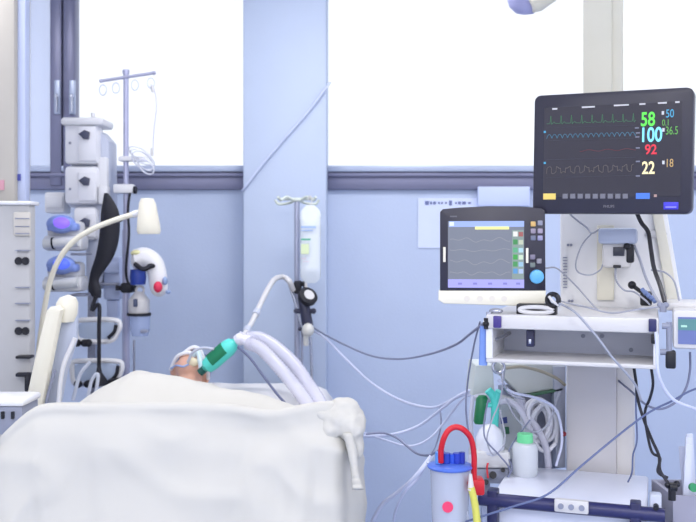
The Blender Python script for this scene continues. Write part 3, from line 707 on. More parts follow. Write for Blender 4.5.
b = MB(FP); b.box((x0, .5, 1.5), (x1-.03, .62, ZC), .006); b.box((x0+.03, .515, 1.5), (x1, .63, ZC), .006); fin('ceiling_shaft', b, mat('shaft_cream', (212, 209, 194), .45), pend)
# head housing, tapering outline
b = MB(FP)
zt, zb = L(610, 192, .40).z, L(610, 309, .40).z
oL, oR, uL, uR = L(560, 250, .4).x, L(661, 200, .4).x, L(560, 300, .4).x, L(684, 310, .4).x
b.prism([(oL, zb), (uR, zb), (oR+.01, zt-.02), (oR-.02, zt), (oL+.02, zt), (oL, zt-.02)], .40, .62, .01); fin('head_housing', b, mat('housing_white', (240, 240, 242), .35), pend)
b = MB(FP); b.prism([(uR-.045, zb+.01), (uR-.012, zb+.01), (oR-.002, zt-.03), (oR-.03, zt-.03)], .385, .40, .003); fin('edge_trim', b, CREAM, pend)
a, c = L(597, 300, .39), L(614, 235, .39)
b = MB(FP); b.box((a.x, .385, a.z), (c.x, .40, c.z+.03), .003); fin('cream_plate', b, CREAM, pend)
b = MB(FP)
for k in range(11): z = L(565, 258+k*3, .39).z; b.box((L(563, 0, .39).x, .392, z), (L(567, 0, .39).x, .402, z+.003))
fin('vent_slots', b, GREYM, pend)
for x, y in ((568, 245), (571, 245), (569, 301), (572, 301)):
    b = MB(FP); p = L(x, y, .39); b.cyl(p, p+Vector((0, .012, 0)), .004); fin('screw', b, GREYM, pend)
# lower column
b = MB(FP); b.box((L(566, 0, .42).x, .42, .30), (L(617, 0, .42).x, .56, zb+.01), .01); fin('lower_column', b, mat('column_white', (198, 196, 200), .45), pend)
b = MB(FP); b.box((L(616, 0, .42).x, .425, .30), (L(634, 0, .42).x, .56, zb+.01), .01); fin('column_strip', b, mat('column_cream', (214, 211, 210), .45), pend)
# shelf with open compartment
sx0, sx1 = L(486, 0, 0).x, L(659, 0, 0).x
zA, zB_, zC_, zD = L(570, 316, 0).z, L(570, 331, 0).z, L(570, 361.5, 0).z, L(570, 366, 0).z
b = MB(FP); b.box((sx0, -.005, zB_), (sx1, .40, zA), .006); fin('shelf_top', b, WHITE2, pend)
b = MB(FP); b.box((sx0, .0, zD), (sx1, .40, zC_), .004); fin('shelf_bottom', b, WHITE2, pend)
b = MB(FP); b.box((sx0, .0, zC_), (sx0+.018, .40, zB_)); fin('side_panel', b, WHITE, pend)
b = MB(FP); b.box((sx1-.014, .0, zC_), (sx1, .40, zB_)); fin('side_panel', b, WHITE, pend)
b = MB(FP); b.box((sx0+.018, .20, zC_), (sx1-.014, .215, zB_)); bk = fin('back_panel', b, mat('compartment_grey', (196, 200, 216), .4), pend)
for x in (583, 602, 631):
    b = MB(FP); p = L(x, 336 if x < 620 else 350, .195); b.cyl(p, p+Vector((0, .01, 0)), .006); fin('screw', b, GREYM, bk)
for nm, x, m_ in (('left_end_cap', 497, mat('purple_cap', (66, 54, 128), .4)), ('right_end_cap', 652.5, NAVY)):
    b = MB(FP); lbox(b, x-4, 316 if x < 600 else 319, x+4, 328 if x < 600 else 332, -.012, .02, .003); fin(nm, b, m_, pend)
b = MB(FP); lbox(b, 526, 330, 534, 347, .03, .03, .003); fin('latch', b, mat('latch_navy', (38, 40, 72), .4), pend)
b = MB(FP); p = L(530, 341, .028); b.box(p-Vector((.004, .003, .008)), p+Vector((.004, .003, .006)), .002); fin('latch_button', b, STEEL, pend)
b = MB(FP); p = L(500, 333, .05); b.tube([L(493, 340, .04), L(500, 338, .06), L(510, 333, .1)], .005); fin('hook', b, STEEL, pend)
# tray
tz = .600
b = MB(FP); tx0, tx1 = -.215, .20
b.box((tx0, .02, tz-.03), (tx1, .385, tz), .008); b.box((tx0, .015, tz-.08), (tx1, .03, tz-.02), .004); fin('tray', b, mat('tray_white', (222, 226, 242), .3), pend)
b = MB(FP); b.box((tx0+.01, .03, tz-.15), (tx1-.01, .38, tz-.12), .006); b.box((tx0+.01, .02, tz-.2), (tx1-.01, .03, tz-.08), .003); fin('lower_drawer', b, WHITE, pend)
zr = L(572, 507, -.015).z
b = MB(FP); b.tube([(-.243, -.015, zr), (.243, -.015, zr)], .0185, 20, smooth=False); fin('front_rail', b, NAVY, pend)
p = L(571.5, 506, -.04)
b = MB(FP); b.box((p.x-.044, -.05, p.z-.017), (p.x+.044, -.03, p.z+.017), .004); pl = fin('socket_strip', b, WHITE2, pend)
for k in (-1, 0, 1):
    b = MB(FP); b.cyl((p.x+k*.027, -.054, p.z), (p.x+k*.027, -.048, p.z), .0075); fin('socket', b, GREYM, pl)
for lx in (-.205, .17):
    b = MB(FP); b.box((lx-.014, -.03, .38), (lx+.014, .015, zr+.028), .004); fin('rail_clamp', b, mat('clamp_navy', (34, 36, 80), .4), pend)
# right corner post
b = MB(FP); b.box((.205, -.01, .40), (.235, .03, zr+.05), .006); b.box((.205, .02, tz-.02), (.23, .12, tz+.02), .006); fin('corner_post', b, GREYL, pend)
b = MB(FP); q = L(656, 508, -.03); b.cyl(q, q+Vector((0, .02, 0)), .007); fin('bolt', b, BLACKR, pend)
b = MB(FP); b.box((.15, .05, .42), (.33, .10, .46)); fin('side_arm', b, GREYM, pend)

# compact module in front of the housing
t = thing('module_box', 'white patient module with grey top and small dark window below the monitor', 'medical module', FP @ L(615, 260, .33))
b = MB(FP); lbox(b, 598, 228, 637, 244, .27, .13, .01); fin('grey_top', b, mat('module_grey', (182, 192, 216), .35), t)
b = MB(FP); lbox(b, 602, 243, 631, 268, .29, .11, .01); fin('body', b, WHITE2, t)
b = MB(FP); lbox(b, 613, 247, 624.5, 256, .284, .01, .001); fin('window', b, mat('module_window', (46, 48, 64), .3), t)
b = MB(FP); lbox(b, 626, 244, 634, 263, .285, .05, .006); b.ball(L(627, 246, .28), .01); fin('black_side', b, BLACK, t)
b = MB(FP); lbox(b, 613, 265, 621, 268, .28, .02, .003); fin('port', b, BLACK, t)
b = MB(FP); b.ball(L(656, 234, .395), (.032, .006, .013), 20); fin('oval_handle', b, WHITE2, pend)

t = thing('cable_holder', 'black cable holder with blue plugs on the pendant above the shelf', 'holder', FP @ L(645, 300, .3))
b = MB(FP); lbox(b, 640, 292, 652, 306, .28, .06, .006); b.ball(L(632, 285, .3), .012); b.tube([L(632, 285, .3), L(640, 291, .3), L(650, 297, .3)], .006); fin('bracket', b, BLACK, t)
b = MB(FP); 
for k in range(4): q = L(642+k*3, 289+k*2.6, .27); b.cyl(q, q+Vector((.012, -.01, -.015)), .006)
fin('blue_plug', b, mat('plug_blue', (120, 140, 190), .4), t)
b = MB(FP); q = L(663, 307, .05)
b.cyl(L(663, 303, .05), L(663, 312, .05), .009); b.ball(L(660, 305, .05), .008); b.ball(L(666, 305, .05), .008); lonely('tube_clip', b, GREYM, 'small grey clip on the right end of the shelf', 'clip')

# ---------------- big patient monitor
thm = math.radians(-25.9)
cm = (W(535, 154, 2.54)+W(691, 151, 2.36))/2
MM = Matrix.Translation(cm) @ Matrix.Rotation(thm, 4, 'Z') @ Matrix.Rotation(math.radians(1.0), 4, 'Y')
MW, MH = .422, .333
def S(px, py):                            # photo point -> local x,z on the monitor front
    q = L(px, py, 0, MM); return q.x, q.z
mon = thing('patient_monitor', 'large black patient monitor showing coloured vital signs', 'monitor', MM)
b = MB(MM); b.rrect(-MW/2, -MH/2, MW/2, MH/2, 0, .055, .018, .004); fin('bezel', b, BEZEL, mon)
b = MB(MM); b.rrect(-MW/2+.05, -MH/2+.03, MW/2-.05, MH/2-.03, .055, .085, .02, .006); fin('back_cover', b, BLACK, mon)
xa, za = S(543, 197); xb, zb2 = S(682, 101)
b = MB(MM); b.box((xa, -.0015, za), (xb, .002, zb2)); scr = fin('screen', b, mat('monitor_screen', (20, 19, 30), .22, emit=(44, 42, 58), es=.55), mon)  # faint base glow stands in for room light reflected on the screen
def em(name, c, s=1.0): return mat(name, tuple(int(v*.4) for v in c), .5, emit=c, es=s, var=0)
def wave(name, f, x0, x1, n, m_, w_=.0011, parent=scr, MX=MM, Sf=S, yy=-.003):
    b = MB(MX); pts = []
    for i in range(n+1):
        px = x0+(x1-x0)*i/n; x, z = Sf(px, f(px)); pts.append((x, z))
    for i in range(n):
        (x1_, z1), (x2_, z2) = pts[i], pts[i+1]
        dx, dz = x2_-x1_, z2-z1; l_ = math.hypot(dx, dz); nx_, nz_ = -dz/l_*w_/2, dx/l_*w_/2
        vs = [b.v((x1_+nx_, yy, z1+nz_)), b.v((x2_+nx_, yy, z2+nz_)), b.v((x2_-nx_, yy, z2-nz_)), b.v((x1_-nx_, yy, z1-nz_))]
        b.bm.faces.new(vs)
    return fin(name, b, m_, parent)
tilt = lambda px: -(px-545)*.03
def ecg(px):
    p = ((px-547) % 10.3)/10.3
    return 124+tilt(px)-(8*math.exp(-((p-.4)/.05)**2)-1.6*math.exp(-((p-.7)/.1)**2)*-1)+1.5*math.exp(-((p-.47)/.04)**2)
wave('ecg_trace', ecg, 547, 636, 400, em('trace_green', (62, 122, 84), .8), .0011)
wave('pulse_trace', lambda px: 139+tilt(px)-4.2*abs(math.sin((px-547)/2.6*1.57))**.8, 547, 636, 400, em('trace_blue', (62, 118, 150), .8), .0014)
wave('pressure_trace', lambda px: 152+tilt(px)-.8*math.sin(px/3.), 580, 636, 200, em('trace_red', (120, 50, 62), .6), .0012)
wave('breath_trace', lambda px: 174+tilt(px)-6*(1 if math.sin((px-547)/1.5) > .0 else .15)+1.0*math.sin(px*.9), 547, 634, 400, em('trace_grey', (120, 112, 108), .7), .0010)
for y in (128, 141, 160, 178):
    wave('grid_line', lambda px: y+tilt(px), 546, 636, 2, em('grid_grey', (70, 72, 92), .6), .0006)
def mtext(name, s, px, py, hpx, m_, sx=.8, bold=.001, X=MM, Sf=S, par=scr, y=-.003, al='CENTER'):
    x, z = Sf(px, py); _, z2 = Sf(px, py-hpx); sz = (z2-z)/.69
    return text(name, s, m_, par, X @ Matrix.Translation((x, y, z)), sz, sx, align=al, bold=sz*.018 if hpx > 9 else 0)
G1 = em('digit_green', (90, 225, 80), 1.1); B1 = em('digit_blue', (120, 215, 255), 1.2); R1 = em('digit_red', (220, 50, 72), 1); Y1 = em('digit_cream', (240, 226, 176), 1.1)
B2 = em('digit_blue2', (70, 160, 205), 1); G2 = em('digit_green2', (96, 170, 80), .9); WT = em('mark_white', (190, 192, 205), 1); Y2 = em('digit_tan', (190, 160, 110), .9)
mtext('heart_rate_digits', '58', 648, 120, 13.5, G1, .72); mtext('oxygen_digits', '100', 651, 135.5, 14, B1, .72)
mtext('pressure_digits', '92', 651, 150, 9.5, R1, .85); mtext('breath_digits', '22', 648.5, 168.5, 12, Y1, .72)
mtext('second_blue_digits', '50', 670, 114, 8, B2, .7); mtext('temperature_digits', '36.5', 672, 131, 8, G2, .62); mtext('small_green_digits', '0.1', 666, 123, 6, G2, .7); mtext('end_tidal_digits', '18', 669.5, 163.5, 8, Y2, .7)
def dot(name, x0, y0, x1, y1, m_, par=scr, MX=MM, Sf=S, y=-.003):
    b = MB(MX); a = Sf(x0, y1); c = Sf(x1, y0); b.box((a[0], y, a[1]), (c[0], y+.001, c[1])); return fin(name, b, m_, par)
for x, y in ((663, 113), (663.5, 130), (663.5, 162.5)): dot('unit_mark', x-1.2, y-1.8, x+1.2, y+1.8, WT)
for x, y in ((545, 132), (545, 163)): dot('unit_mark', x-1, y-1, x+1, y+1, B2)
for x, y in ((637, 128), (638, 133), (637.5, 137), (638, 161.5), (638, 176), (638, 148)): dot('limit_mark', x-2, y-.7, x+2, y+.7, em('mark_grey', (120, 125, 150), .8))
for x, w_ in ((555, 2.5), (585, 3), (591, 4), (617, 3), (624, 5), (642.5, 3), (662, 4), (665, 2), (677.5, 2.2)): dot('header_mark', x-w_, 109.5-(x-545)*.055-.9, x+w_, 109.5-(x-545)*.055+.9, WT)
dot('yellow_key', 543.5, 193.5, 556, 199.5, em('key_yellow', (225, 200, 110), .9), y=-.004)
for k in range(9):
    x = 565.5+k*7.5; dot('soft_key', x-2.6, 193.8, x+2.6, 198.6, em('key_grey', (120, 122, 142), .7), y=-.004)
dot('blue_key', 636, 193, 650, 199, em('key_blue', (70, 120, 225), .9), y=-.004); dot('arrow_key', 654, 194.5, 657, 197, em('key_tan', (180, 150, 150), .8), y=-.004)
mtext('maker_mark', 'PHILIPS', 609, 206.5, 2.6, em('logo_grey', (150, 150, 168), .5), .9, 0, par=mon)
b = MB(MM); a = S(663.5, 209.5); c = S(678.5, 202); b.box((a[0], -.002, a[1]), (c[0], .001, c[1]), .0008); stk = fin('sticker', b, mat('sticker_blue', (62, 58, 205), .4), mon)
dot('sticker_print', 665.5, 206.3, 676.5, 207.8, em('sticker_white', (150, 150, 240), .7), stk, y=-.0028)
b = MB(MM); b.box((-.07, .085, -.06), (.07, .16, .06), .01); b.cyl((0, .1, -.02), (0.0, .30, -.06), .03); fin('mount', b, GREYL, mon)

# ---------------- ventilator display
cv = (W(438, 257, 2.56)+W(545, 257, 2.52))/2
MV = Matrix.Translation(cv) @ Matrix.Rotation(math.radians(-8), 4, 'Z')
def V(px, py): q = L(px, py, 0, MV); return q.x, q.z
vm = thing('ventilator_display', 'smaller ventilator display with black frame and cream lower strip', 'monitor', MV)
o_ = [V(x, y) for x, y in ((440, 291), (440, 212), (443, 209), (460, 207.5), (490, 206.2), (520, 206.5), (541, 208), (545, 211), (545.5, 291))]
b = MB(MV); b.prism(o_, -.004, .05, .003); fin('frame', b, BEZEL, vm)
o_ = [V(x, y) for x, y in ((438.5, 290.5), (546, 290.5), (545, 303), (541, 306.5), (444, 303.5), (438.5, 300))]
b = MB(MV); b.prism(o_, -.008, .06, .004); st = fin('control_strip', b, CREAM, vm)
for x in (467, 480, 492, 504):
    b = MB(MV); q = V(x, 298.5); b.cyl((q[0], -.0095, q[1]), (q[0], -.004, q[1]), .008); fin('key', b, mat('key_beige', (220, 214, 204), .4), st)
v = dot('screen', 448, 221, 524, 287.5, mat('vent_screen', (70, 74, 86), .25, emit=(122, 128, 142), es=.62), vm, MV, V, -.0055)
def vd(n, x0, y0, x1, y1, m_, y=-.0065, par=None): return dot(n, x0, y0, x1, y1, m_, par or v, MV, V, y)
vd('top_bar', 449, 221, 524, 227, em('bar_blue', (150, 172, 232), .9)); vd('alarm_bar', 475, 226.5, 509, 229.5, em('bar_yellow', (236, 238, 150), .95), -.007)
vd('bottom_bar', 448, 279.5, 524, 287.5, em('bar_violet', (160, 160, 235), .9)); vd('icon_column', 512, 230, 523.5, 279, em('column_grey', (140, 160, 158), .7))
vd('left_icon', 449.5, 222, 454, 226, em('icon_white', (215, 225, 250), .9), -.007)
for i, (y, c1, c2) in enumerate(((234, (230, 232, 232), (160, 90, 90)), (242, (60, 140, 80), (190, 200, 180)), (250, (90, 170, 130), (170, 210, 225)), (257, (60, 160, 70), (200, 220, 200)), (264, (70, 150, 90), (150, 190, 220)), (271, (90, 150, 210), (170, 190, 230)))):
    vd('icon', 513, y-2.5, 517.5, y+2.5, em('icon_a%d' % i, c1, .8), -.007); vd('icon', 518.5, y-2, 523, y+2.5, em('icon_b%d' % i, c2, .8), -.007)
for i, (y0, amp, fr) in enumerate(((240, 2.5, .28), (250, 1.5, .2), (262, 3, .25), (273, 2, .33))):
    wave('trace', lambda px: y0+amp*math.sin(px*fr+i)*math.sin(px*.11), 450, 510, 90, em('vt_grey', (150, 155, 165), .75), .0014, v, MV, V, -.0066)
for x in (460, 475, 490, 505, 518): vd('bar_mark', x-2, 282.5, x+2, 284.5, em('mark_lilac', (130, 128, 205), .8), -.007)
for x in (444.5, 527): 
    b = MB(MV); a = V(x-1.3, 262 if x < 500 else 263); c = V(x+1.3, 247 if x < 500 else 248); b.box((a[0], -.009, a[1]), (c[0], -.003, c[1]), .0012); fin('grip', b, CREAM, vm)
for x, y, c_ in ((533, 224, (214, 176, 110)), (540, 223, (140, 142, 160)), (533, 231, (150, 140, 160)), (540, 231, (160, 150, 172)), (533, 238, (112, 118, 142)), (540, 238, (150, 148, 184)), (532.5, 257, (125, 120, 142)), (539, 261, (140, 138, 150)), (532.5, 265, (110, 122, 120))):
    b = MB(MV); q = V(x, y); b.box((q[0]-.007, -.0075, q[1]-.007), (q[0]+.007, -.003, q[1]+.007), .002); fin('button', b, mat('btn%d%d' % (x, y), c_, .4), vm)
b = MB(MV); q = V(536.5, 276.5); b.lathe([(.001, .0), (.018, 0), (.020, .004), (.019, .016), (.016, .018), (.001, .0185)], (q[0], -.003, q[1]), (0, -1, 0)); fin('turn_knob', b, mat('knob_blue', (100, 176, 226), .35), vm)
dot('brand_mark', 450, 215.8, 457, 217.2, em('logo_dim', (120, 122, 140), .5), vm, MV, V, -.006)
b = MB(MV); b.tube([(0.02, .05, -.04), (.06, .09, -.08), (.12, .10, -.13)], .016); b.box((-.05, .05, -.07), (.08, .065, .03), .004); fin('mount_arm', b, GREYM, vm)
# black drawer handle under it
t = thing('cable_recess', 'black bracket with a white oval handle on the shelf under the ventilator display', 'bracket', FP @ L(535, 314, .05))
b = MB(FP); lbox(b, 516, 304, 556, 316.5, .02, .05, .006); fin('block', b, BLACK, t)
b = MB(FP); q = L(536, 310, .012); b.torus(q, .045, .006, axis=(0, 1, 0), sx=1, sy=.18, seg=32); fin('oval_handle', b, WHITE2, t)
b = MB(FP); q = L(553, 300, .01); b.torus(q, .016, .007, axis=(.3, 1, 0)); fin('cable_ring', b, BLACK, t)
b = MB(FP); b.tube([q+Vector((-.01, -.005, .01)), q+Vector((0, -.01, -.002)), q+Vector((.015, -.006, -.014))], .004); fin('ring_plug', b, WHITE2, t)
t = thing('tube_fitting', 'blue and steel tube fitting at the left end of the shelf', 'fitting', FP @ L(490, 322, 0))
b = MB(FP); b.cyl(L(484, 322, .01), L(494, 322, .01), .011); b.cyl(L(489, 312, .01), L(489, 326, .01), .008); b.ball(L(496, 311, .03), (.02, .012, .008)); fin('steel_body', b, STEEL, t)
b = MB(FP); b.cyl(L(486, 318, -.005), L(486, 329, -.005), .006); b.ball(L(486, 324, -.005), .009); fin('black_tap', b, BLACK, t)
b = MB(FP); b.cyl(L(484, 326, .02), L(483, 365, .02), .012); fin('blue_tube', b, sheer('tube_blue', (130, 165, 240), .3), t)

# ---------------- lower ventilator body
t = thing('ventilator', 'white ventilator body with slanted top and green lower edge behind the tray', 'ventilator', (W(530, 0, 3).x, 3.05, 0))
D = 2.95
def pr(pts, D, th, bev, m_, nm, par):
    b = MB(); b.prism([(W(x, y, D).x, W(x, y, D).z) for x, y in pts], D, D+th, bev); return fin(nm, b, m_, par)
pr([(500, 364), (563, 364), (563, 388), (528, 394), (519, 394), (502, 376)], D, .25, .008, mat('vent_white', (214, 218, 216), .4), 'top_housing', t)
pr([(528, 394.5), (563, 388), (563, 390.5), (528, 397.5)], D-.01, .03, .001, mat('edge_green', (80, 124, 96), .4), 'green_edge', t)
pr([(508, 394), (563, 391), (566, 468), (506, 474)], D+.03, .2, .006, GREYM, 'inner_body', t)
pr([(553, 366), (566, 366), (566, 468), (556, 468)], D-.01, .22, .006, GREYL, 'right_wall', t)
pr([(500, 396), (520, 400), (527, 425), (524, 455), (504, 462)], D-.02, .05, .008, mat('side_grey', (196, 202, 208), .4), 'front_plate', t)
pr([(475, 365), (493, 365), (495, 394), (472, 396)], D-.04, .16, .008, mat('canister_cream', (206, 214, 214), .4), 'absorber', t)
pr([(500.5, 418), (507, 417), (507.5, 423), (501, 424)], D-.025, .004, .0, mat('tag_blue', (70, 80, 150), .5), 'blue_tag', t)
pr([(503.5, 427), (509, 427), (509.5, 434), (504, 434)], D-.025, .004, .0, mat('tag_green', (50, 110, 80), .5), 'green_tag', t)
b = MB(); b.cyl(W(564, 434, D-.025), W(564, 434, D-.005), .008); fin('red_dot', b, mat('dot_red', (200, 70, 80), .5), t)
b = MB(); b.box((W(512, 0, D).x, D+.08, FL+.1), (W(555, 0, D).x, D+.2, W(0, 468, D).z)); fin('stand', b, GREYL, t)
b = MB(); b.box((W(500, 0, D).x, D-.02, FL), (W(566, 0, D).x, D+.26, FL+.11), .02); fin('base', b, GREYM, t)
t2_ = t
# coiled hoses
t = thing('hose_coil', 'tangle of white coiled hoses hanging in front of the ventilator', 'hoses', W(545, 425, 2.9))
CO = mat('coil_hose', (214, 216, 226), .4)
for i in range(9):
    b = MB(); cx_, cy_ = 541+random.uniform(-5, 5), 424+random.uniform(-8, 8)
    rr = random.uniform(12, 20)
    pts = [W(cx_+rr*.75*math.cos(a)+random.uniform(-1, 1), cy_+rr*1.2*math.sin(a), 2.90-.008*i) for a in [2*pi*k/9+i for k in range(8)]]
    b.tube(pts, .0065, 8, n=5); fin('coil', b, CO, t)
b = MB(); b.tube([W(517, 396, 2.86), W(524, 412, 2.85), W(537, 428, 2.84), W(546, 448, 2.84), W(549, 472, 2.84)], .011, 12); fin('thick_hose', b, LIL, t)
b = MB(); b.tube([W(522, 400, 2.87), W(530, 415, 2.87), W(534, 440, 2.86), W(530, 462, 2.86)], .010, 12); fin('thick_hose', b, LIL, t)
b = MB(); b.tube([W(500, 402, 2.84), W(509, 401, 2.83), W(520, 410, 2.83), W(528, 428, 2.83), W(529, 450, 2.83)], .010, 12); fin('thick_hose', b, LIL, t)
# teal T connector and green filter
b = MB(); b.tube([W(488, 390, 2.84), W(494, 398, 2.84), W(495, 412, 2.84), W(494, 430, 2.84)], .013, 14); b.tube([W(499, 391, 2.83), W(495, 401, 2.84)], .011, 12); b.tube([W(486, 405, 2.84), W(495, 405, 2.84)], .008)
lonely('teal_connector', b, TEAL, 'teal tube connector hanging beside the ventilator', 'connector')
b = MB(); b.lathe([(.001, -.05), (.014, -.05), (.019, -.042), (.019, .03), (.012, .04), (.001, .041)], W(481, 408, 2.85), (.12, 0, 1)); lonely('green_filter', b, mat('filter_green', (34, 120, 76), .4), 'dark green cylindrical filter left of the teal connector', 'filter')
b = MB(); b.tube([W(473, 396, 2.88), W(471, 420, 2.87), W(473, 450, 2.87), W(478, 462, 2.85)], .007); b.tube([W(475, 398, 2.88), W(486, 396, 2.87), W(490, 401, 2.86)], .010)
lonely('clear_hose', b, LIL, 'clear hose left of the green filter above the humidifier', 'hose')
# wire loop
b = MB(); b.torus(W(498.5, 367, 2.75), .018, .0045, axis=(0, 1, 0)); b.tube([W(502, 372, 2.76), W(504, 385, 2.76), W(512, 395, 2.78), W(524, 399, 2.8)], .004)
lonely('ring_cable', b, STEEL, 'grey cable looped in a ring under the left end of the shelf', 'cable')
b = MB(); b.tube([W(506, 368, 2.9), W(522, 367, 2.9), W(540, 371, 2.9), W(556, 378, 2.9), W(565, 385, 2.92)], .005)
lonely('beige_cable', b, mat('cable_beige', (172, 166, 150), .5), 'beige cable lying across the white ventilator housing', 'cable')
# humidifier
t = thing('humidifier', 'humidifier with white dome chamber on a grey base left of the bottle', 'humidifier', W(490, 470, 2.78))
b = MB(); b.lathe([(.044, 0), (.046, .02), (.044, .045), (.032, .07), (.014, .085), (.001, .087)], W(490, 452, 2.78)); fin('dome', b, mat('dome_white', (222, 226, 240), .25), t)
b = MB(); b.lathe([(.05, -.006), (.052, 0), (.05, .006)], W(490, 451, 2.78)); fin('dome_ring', b, GREYL, t)
b = MB(); b.pbox(473, 452, 511, 469, 2.73, .11, .012); fin('base', b, mat('base_cream', (205, 206, 210), .4), t)
b = MB(); b.pbox(475, 469, 509, 484, 2.735, .1, .006); kn = fin('control_panel', b, GREYM, t)
b = MB(); b.cyl(W(493, 475, 2.72), W(493, 475, 2.74), .011); b.cyl(W(486, 482, 2.72), W(486, 482, 2.74), .008); b.cyl(W(503, 470, 2.72), W(503, 470, 2.74), .007); fin('knob', b, BLACK, t)
b = MB(); b.tube([W(488, 478, 2.72), W(487, 468, 2.72), W(488, 463, 2.72)], .003); fin('red_lead', b, mat('lead_red', (214, 60, 70), .4), t)
b = MB(); b.box((W(482, 0, 2.8).x, 2.80, FL), (W(490, 0, 2.8).x, 2.83, W(0, 480, 2.8).z)); fin('post', b, STEEL, t)
# bottle
bp_ = W(525, 475, 2.74); bp_.z = tz
t = thing('bottle', 'clear white plastic bottle with light green cap on the tray', 'bottle', bp_)
b = MB(); b.lathe([(.001, 0), (.036, 0), (.039, .006), (.039, .085), (.033, .097), (.022, .101), (.001, .101)], bp_); fin('body', b, sheer('bottle_clear', (226, 232, 242), .25), t)
b = MB(); b.lathe([(.001, .099), (.024, .099), (.025, .103), (.023, .126), (.001, .127)], bp_); fin('cap', b, mat('cap_green', (118, 222, 160), .4), t)

# ---------------- suction canister
cp = W(450, 470, 2.36)
t = thing('suction_canister', 'clear grey suction canister with blue lid hooked left of the rail', 'suction canister', W(450, 520, 2.36))
zl = W(0, 466, 2.36).z
b = MB(); b.lathe([(.001, -.24), (.042, -.238), (.045, -.2), (.052, -.01), (.052, 0), (.001, 0)], (cp.x, cp.y, zl), seg=32); fin('jar', b, sheer('jar_grey', (206, 212, 228), .45), t)
b = MB(); b.lathe([(.001, -.004), (.058, -.004), (.060, .0), (.057, .004), (.045, .008), (.001, .012)], (cp.x, cp.y, zl), seg=32); ld = fin('lid', b, mat('lid_blue', (78, 112, 206), .3), t)
for x, y, r_, m_ in ((439, 459, .010, (90, 150, 232)), (446, 460, .012, (28, 58, 170)), (457, 460, .011, (30, 56, 175)), (462, 459, .008, (30, 50, 160)), (452, 461, .008, (40, 80, 200))):
    q = W(x, y, 2.35); b = MB(); b.cyl((q.x, q.y, zl+.01), (q.x, q.y, q.z+.018), r_, 14); fin('port', b, mat('port%d' % x, m_, .35), ld)
b = MB(); b.lathe([(.001, 0), (.014, 0), (.014, .002), (.001, .002)], (W(448, 507, 2.3).x, cp.y-.0515, W(448, 508, 2.3).z), (0, -1, .1)); fin('red_mark', b, mat('mark_red', (222, 60, 104), .5), t)
RED = mat('red_tube', (200, 30, 44), .35)
b = MB(); b.tube([W(441, 462, 2.34), W(441, 450, 2.33), W(444, 438, 2.32), (W(449, 430, 2.32)), W(456, 427, 2.32), W(464, 430, 2.32), W(471, 439, 2.33), W(474, 455, 2.34), W(474, 482, 2.35)], .0075, 12); fin('red_tube', b, RED, t)
b = MB(); b.pbox(463, 476, 471, 492, 2.36, .03, .004); b.pbox(470, 480, 485, 496, 2.34, .05, .006); b.pbox(468, 482, 474, 486, 2.32, .05, .003); fin('red_bracket', b, RED, t)
t = thing('suction_tube', 'yellow and white tipped suction tube hanging beside the canister', 'tube', W(472, 500, 2.33))
b = MB(); b.tube([W(471, 487, 2.30), W(475, 505, 2.30), W(478, 530, 2.30)], .009, 12, r2=.010); fin('yellow_tube', b, mat('tube_yellow', (206, 204, 96), .35), t)
b = MB(); b.tube([W(470.5, 474, 2.30), W(471, 490, 2.30)], .004, 12, False, r2=.009); fin('tip', b, WHITE2, t)
b = MB(); b.tube([W(462, 478, 2.35), W(464, 500, 2.34), W(470, 530, 2.34)], .004); b.tube([W(471, 455, 2.39), W(469, 465, 2.38), W(466, 478, 2.37)], .006)
lonely('bracket_hose', b, GREYL, 'thin grey hose running down behind the red bracket', 'hose')

# ---------------- small monitor and pole on the right edge
t = thing('bedside_monitor', 'small white framed monitor at the right edge beside the shelf', 'monitor', FP @ Vector((.30, .02, 1.0)))
x0 = L(673, 0, -.01).x
zz0, zz1 = L(684, 349, -.01).z, L(684, 310, -.01).z
b = MB(FP); b.box((x0, -.01, zz0), (x0+.20, .10, zz1), .008); b.box((x0-.03, .10, zz1-.01), (x0+.2, .28, zz1+.012), .006); fin('case', b, WHITE2, t)
b = MB(FP); b.box((L(678, 0, -.012).x, -.013, L(684, 344, -.01).z), (x0+.18, -.008, L(684, 317, -.01).z)); s2 = fin('screen', b, mat('small_screen', (70, 80, 120), .3, emit=(98, 112, 172), es=.6), t)
b = MB(FP); b.box((L(678, 0, -.014).x, -.015, L(684, 330, -.01).z), (x0+.18, -.012, L(684, 319, -.01).z)); fin('screen_top', b, em('screen_teal', (88, 140, 150), .8), s2)
b = MB(FP); b.box((L(681, 0, -.015).x, -.017, L(684, 327, -.01).z), (L(687, 0, -.015).x, -.014, L(684, 325, -.01).z)); fin('screen_mark', b, em('screen_light', (170, 215, 210), .9), s2)
t = thing('pole_clamp', 'black clamp block hanging at the right end of the shelf', 'clamp', FP @ L(670, 360, 0))
b = MB(FP); lbox(b, 665.5, 351, 676, 369, -.01, .03, .005); fin('block', b, BLACK, t)
b = MB(FP); b.cyl(L(662, 326, .0), L(670, 326, .0), .008); b.cyl(L(669, 322, 0), L(669, 352, 0), .007); b.cyl(L(660, 352, 0), L(669, 352, 0), .008); fin('fittings', b, GREYM, t)
b = MB(FP); lbox(b, 651, 334, 656, 344, -.015, .015, .003); lonely('side_latch', b, BLACK, 'tiny black latch below the navy cap at the right shelf end', 'latch')

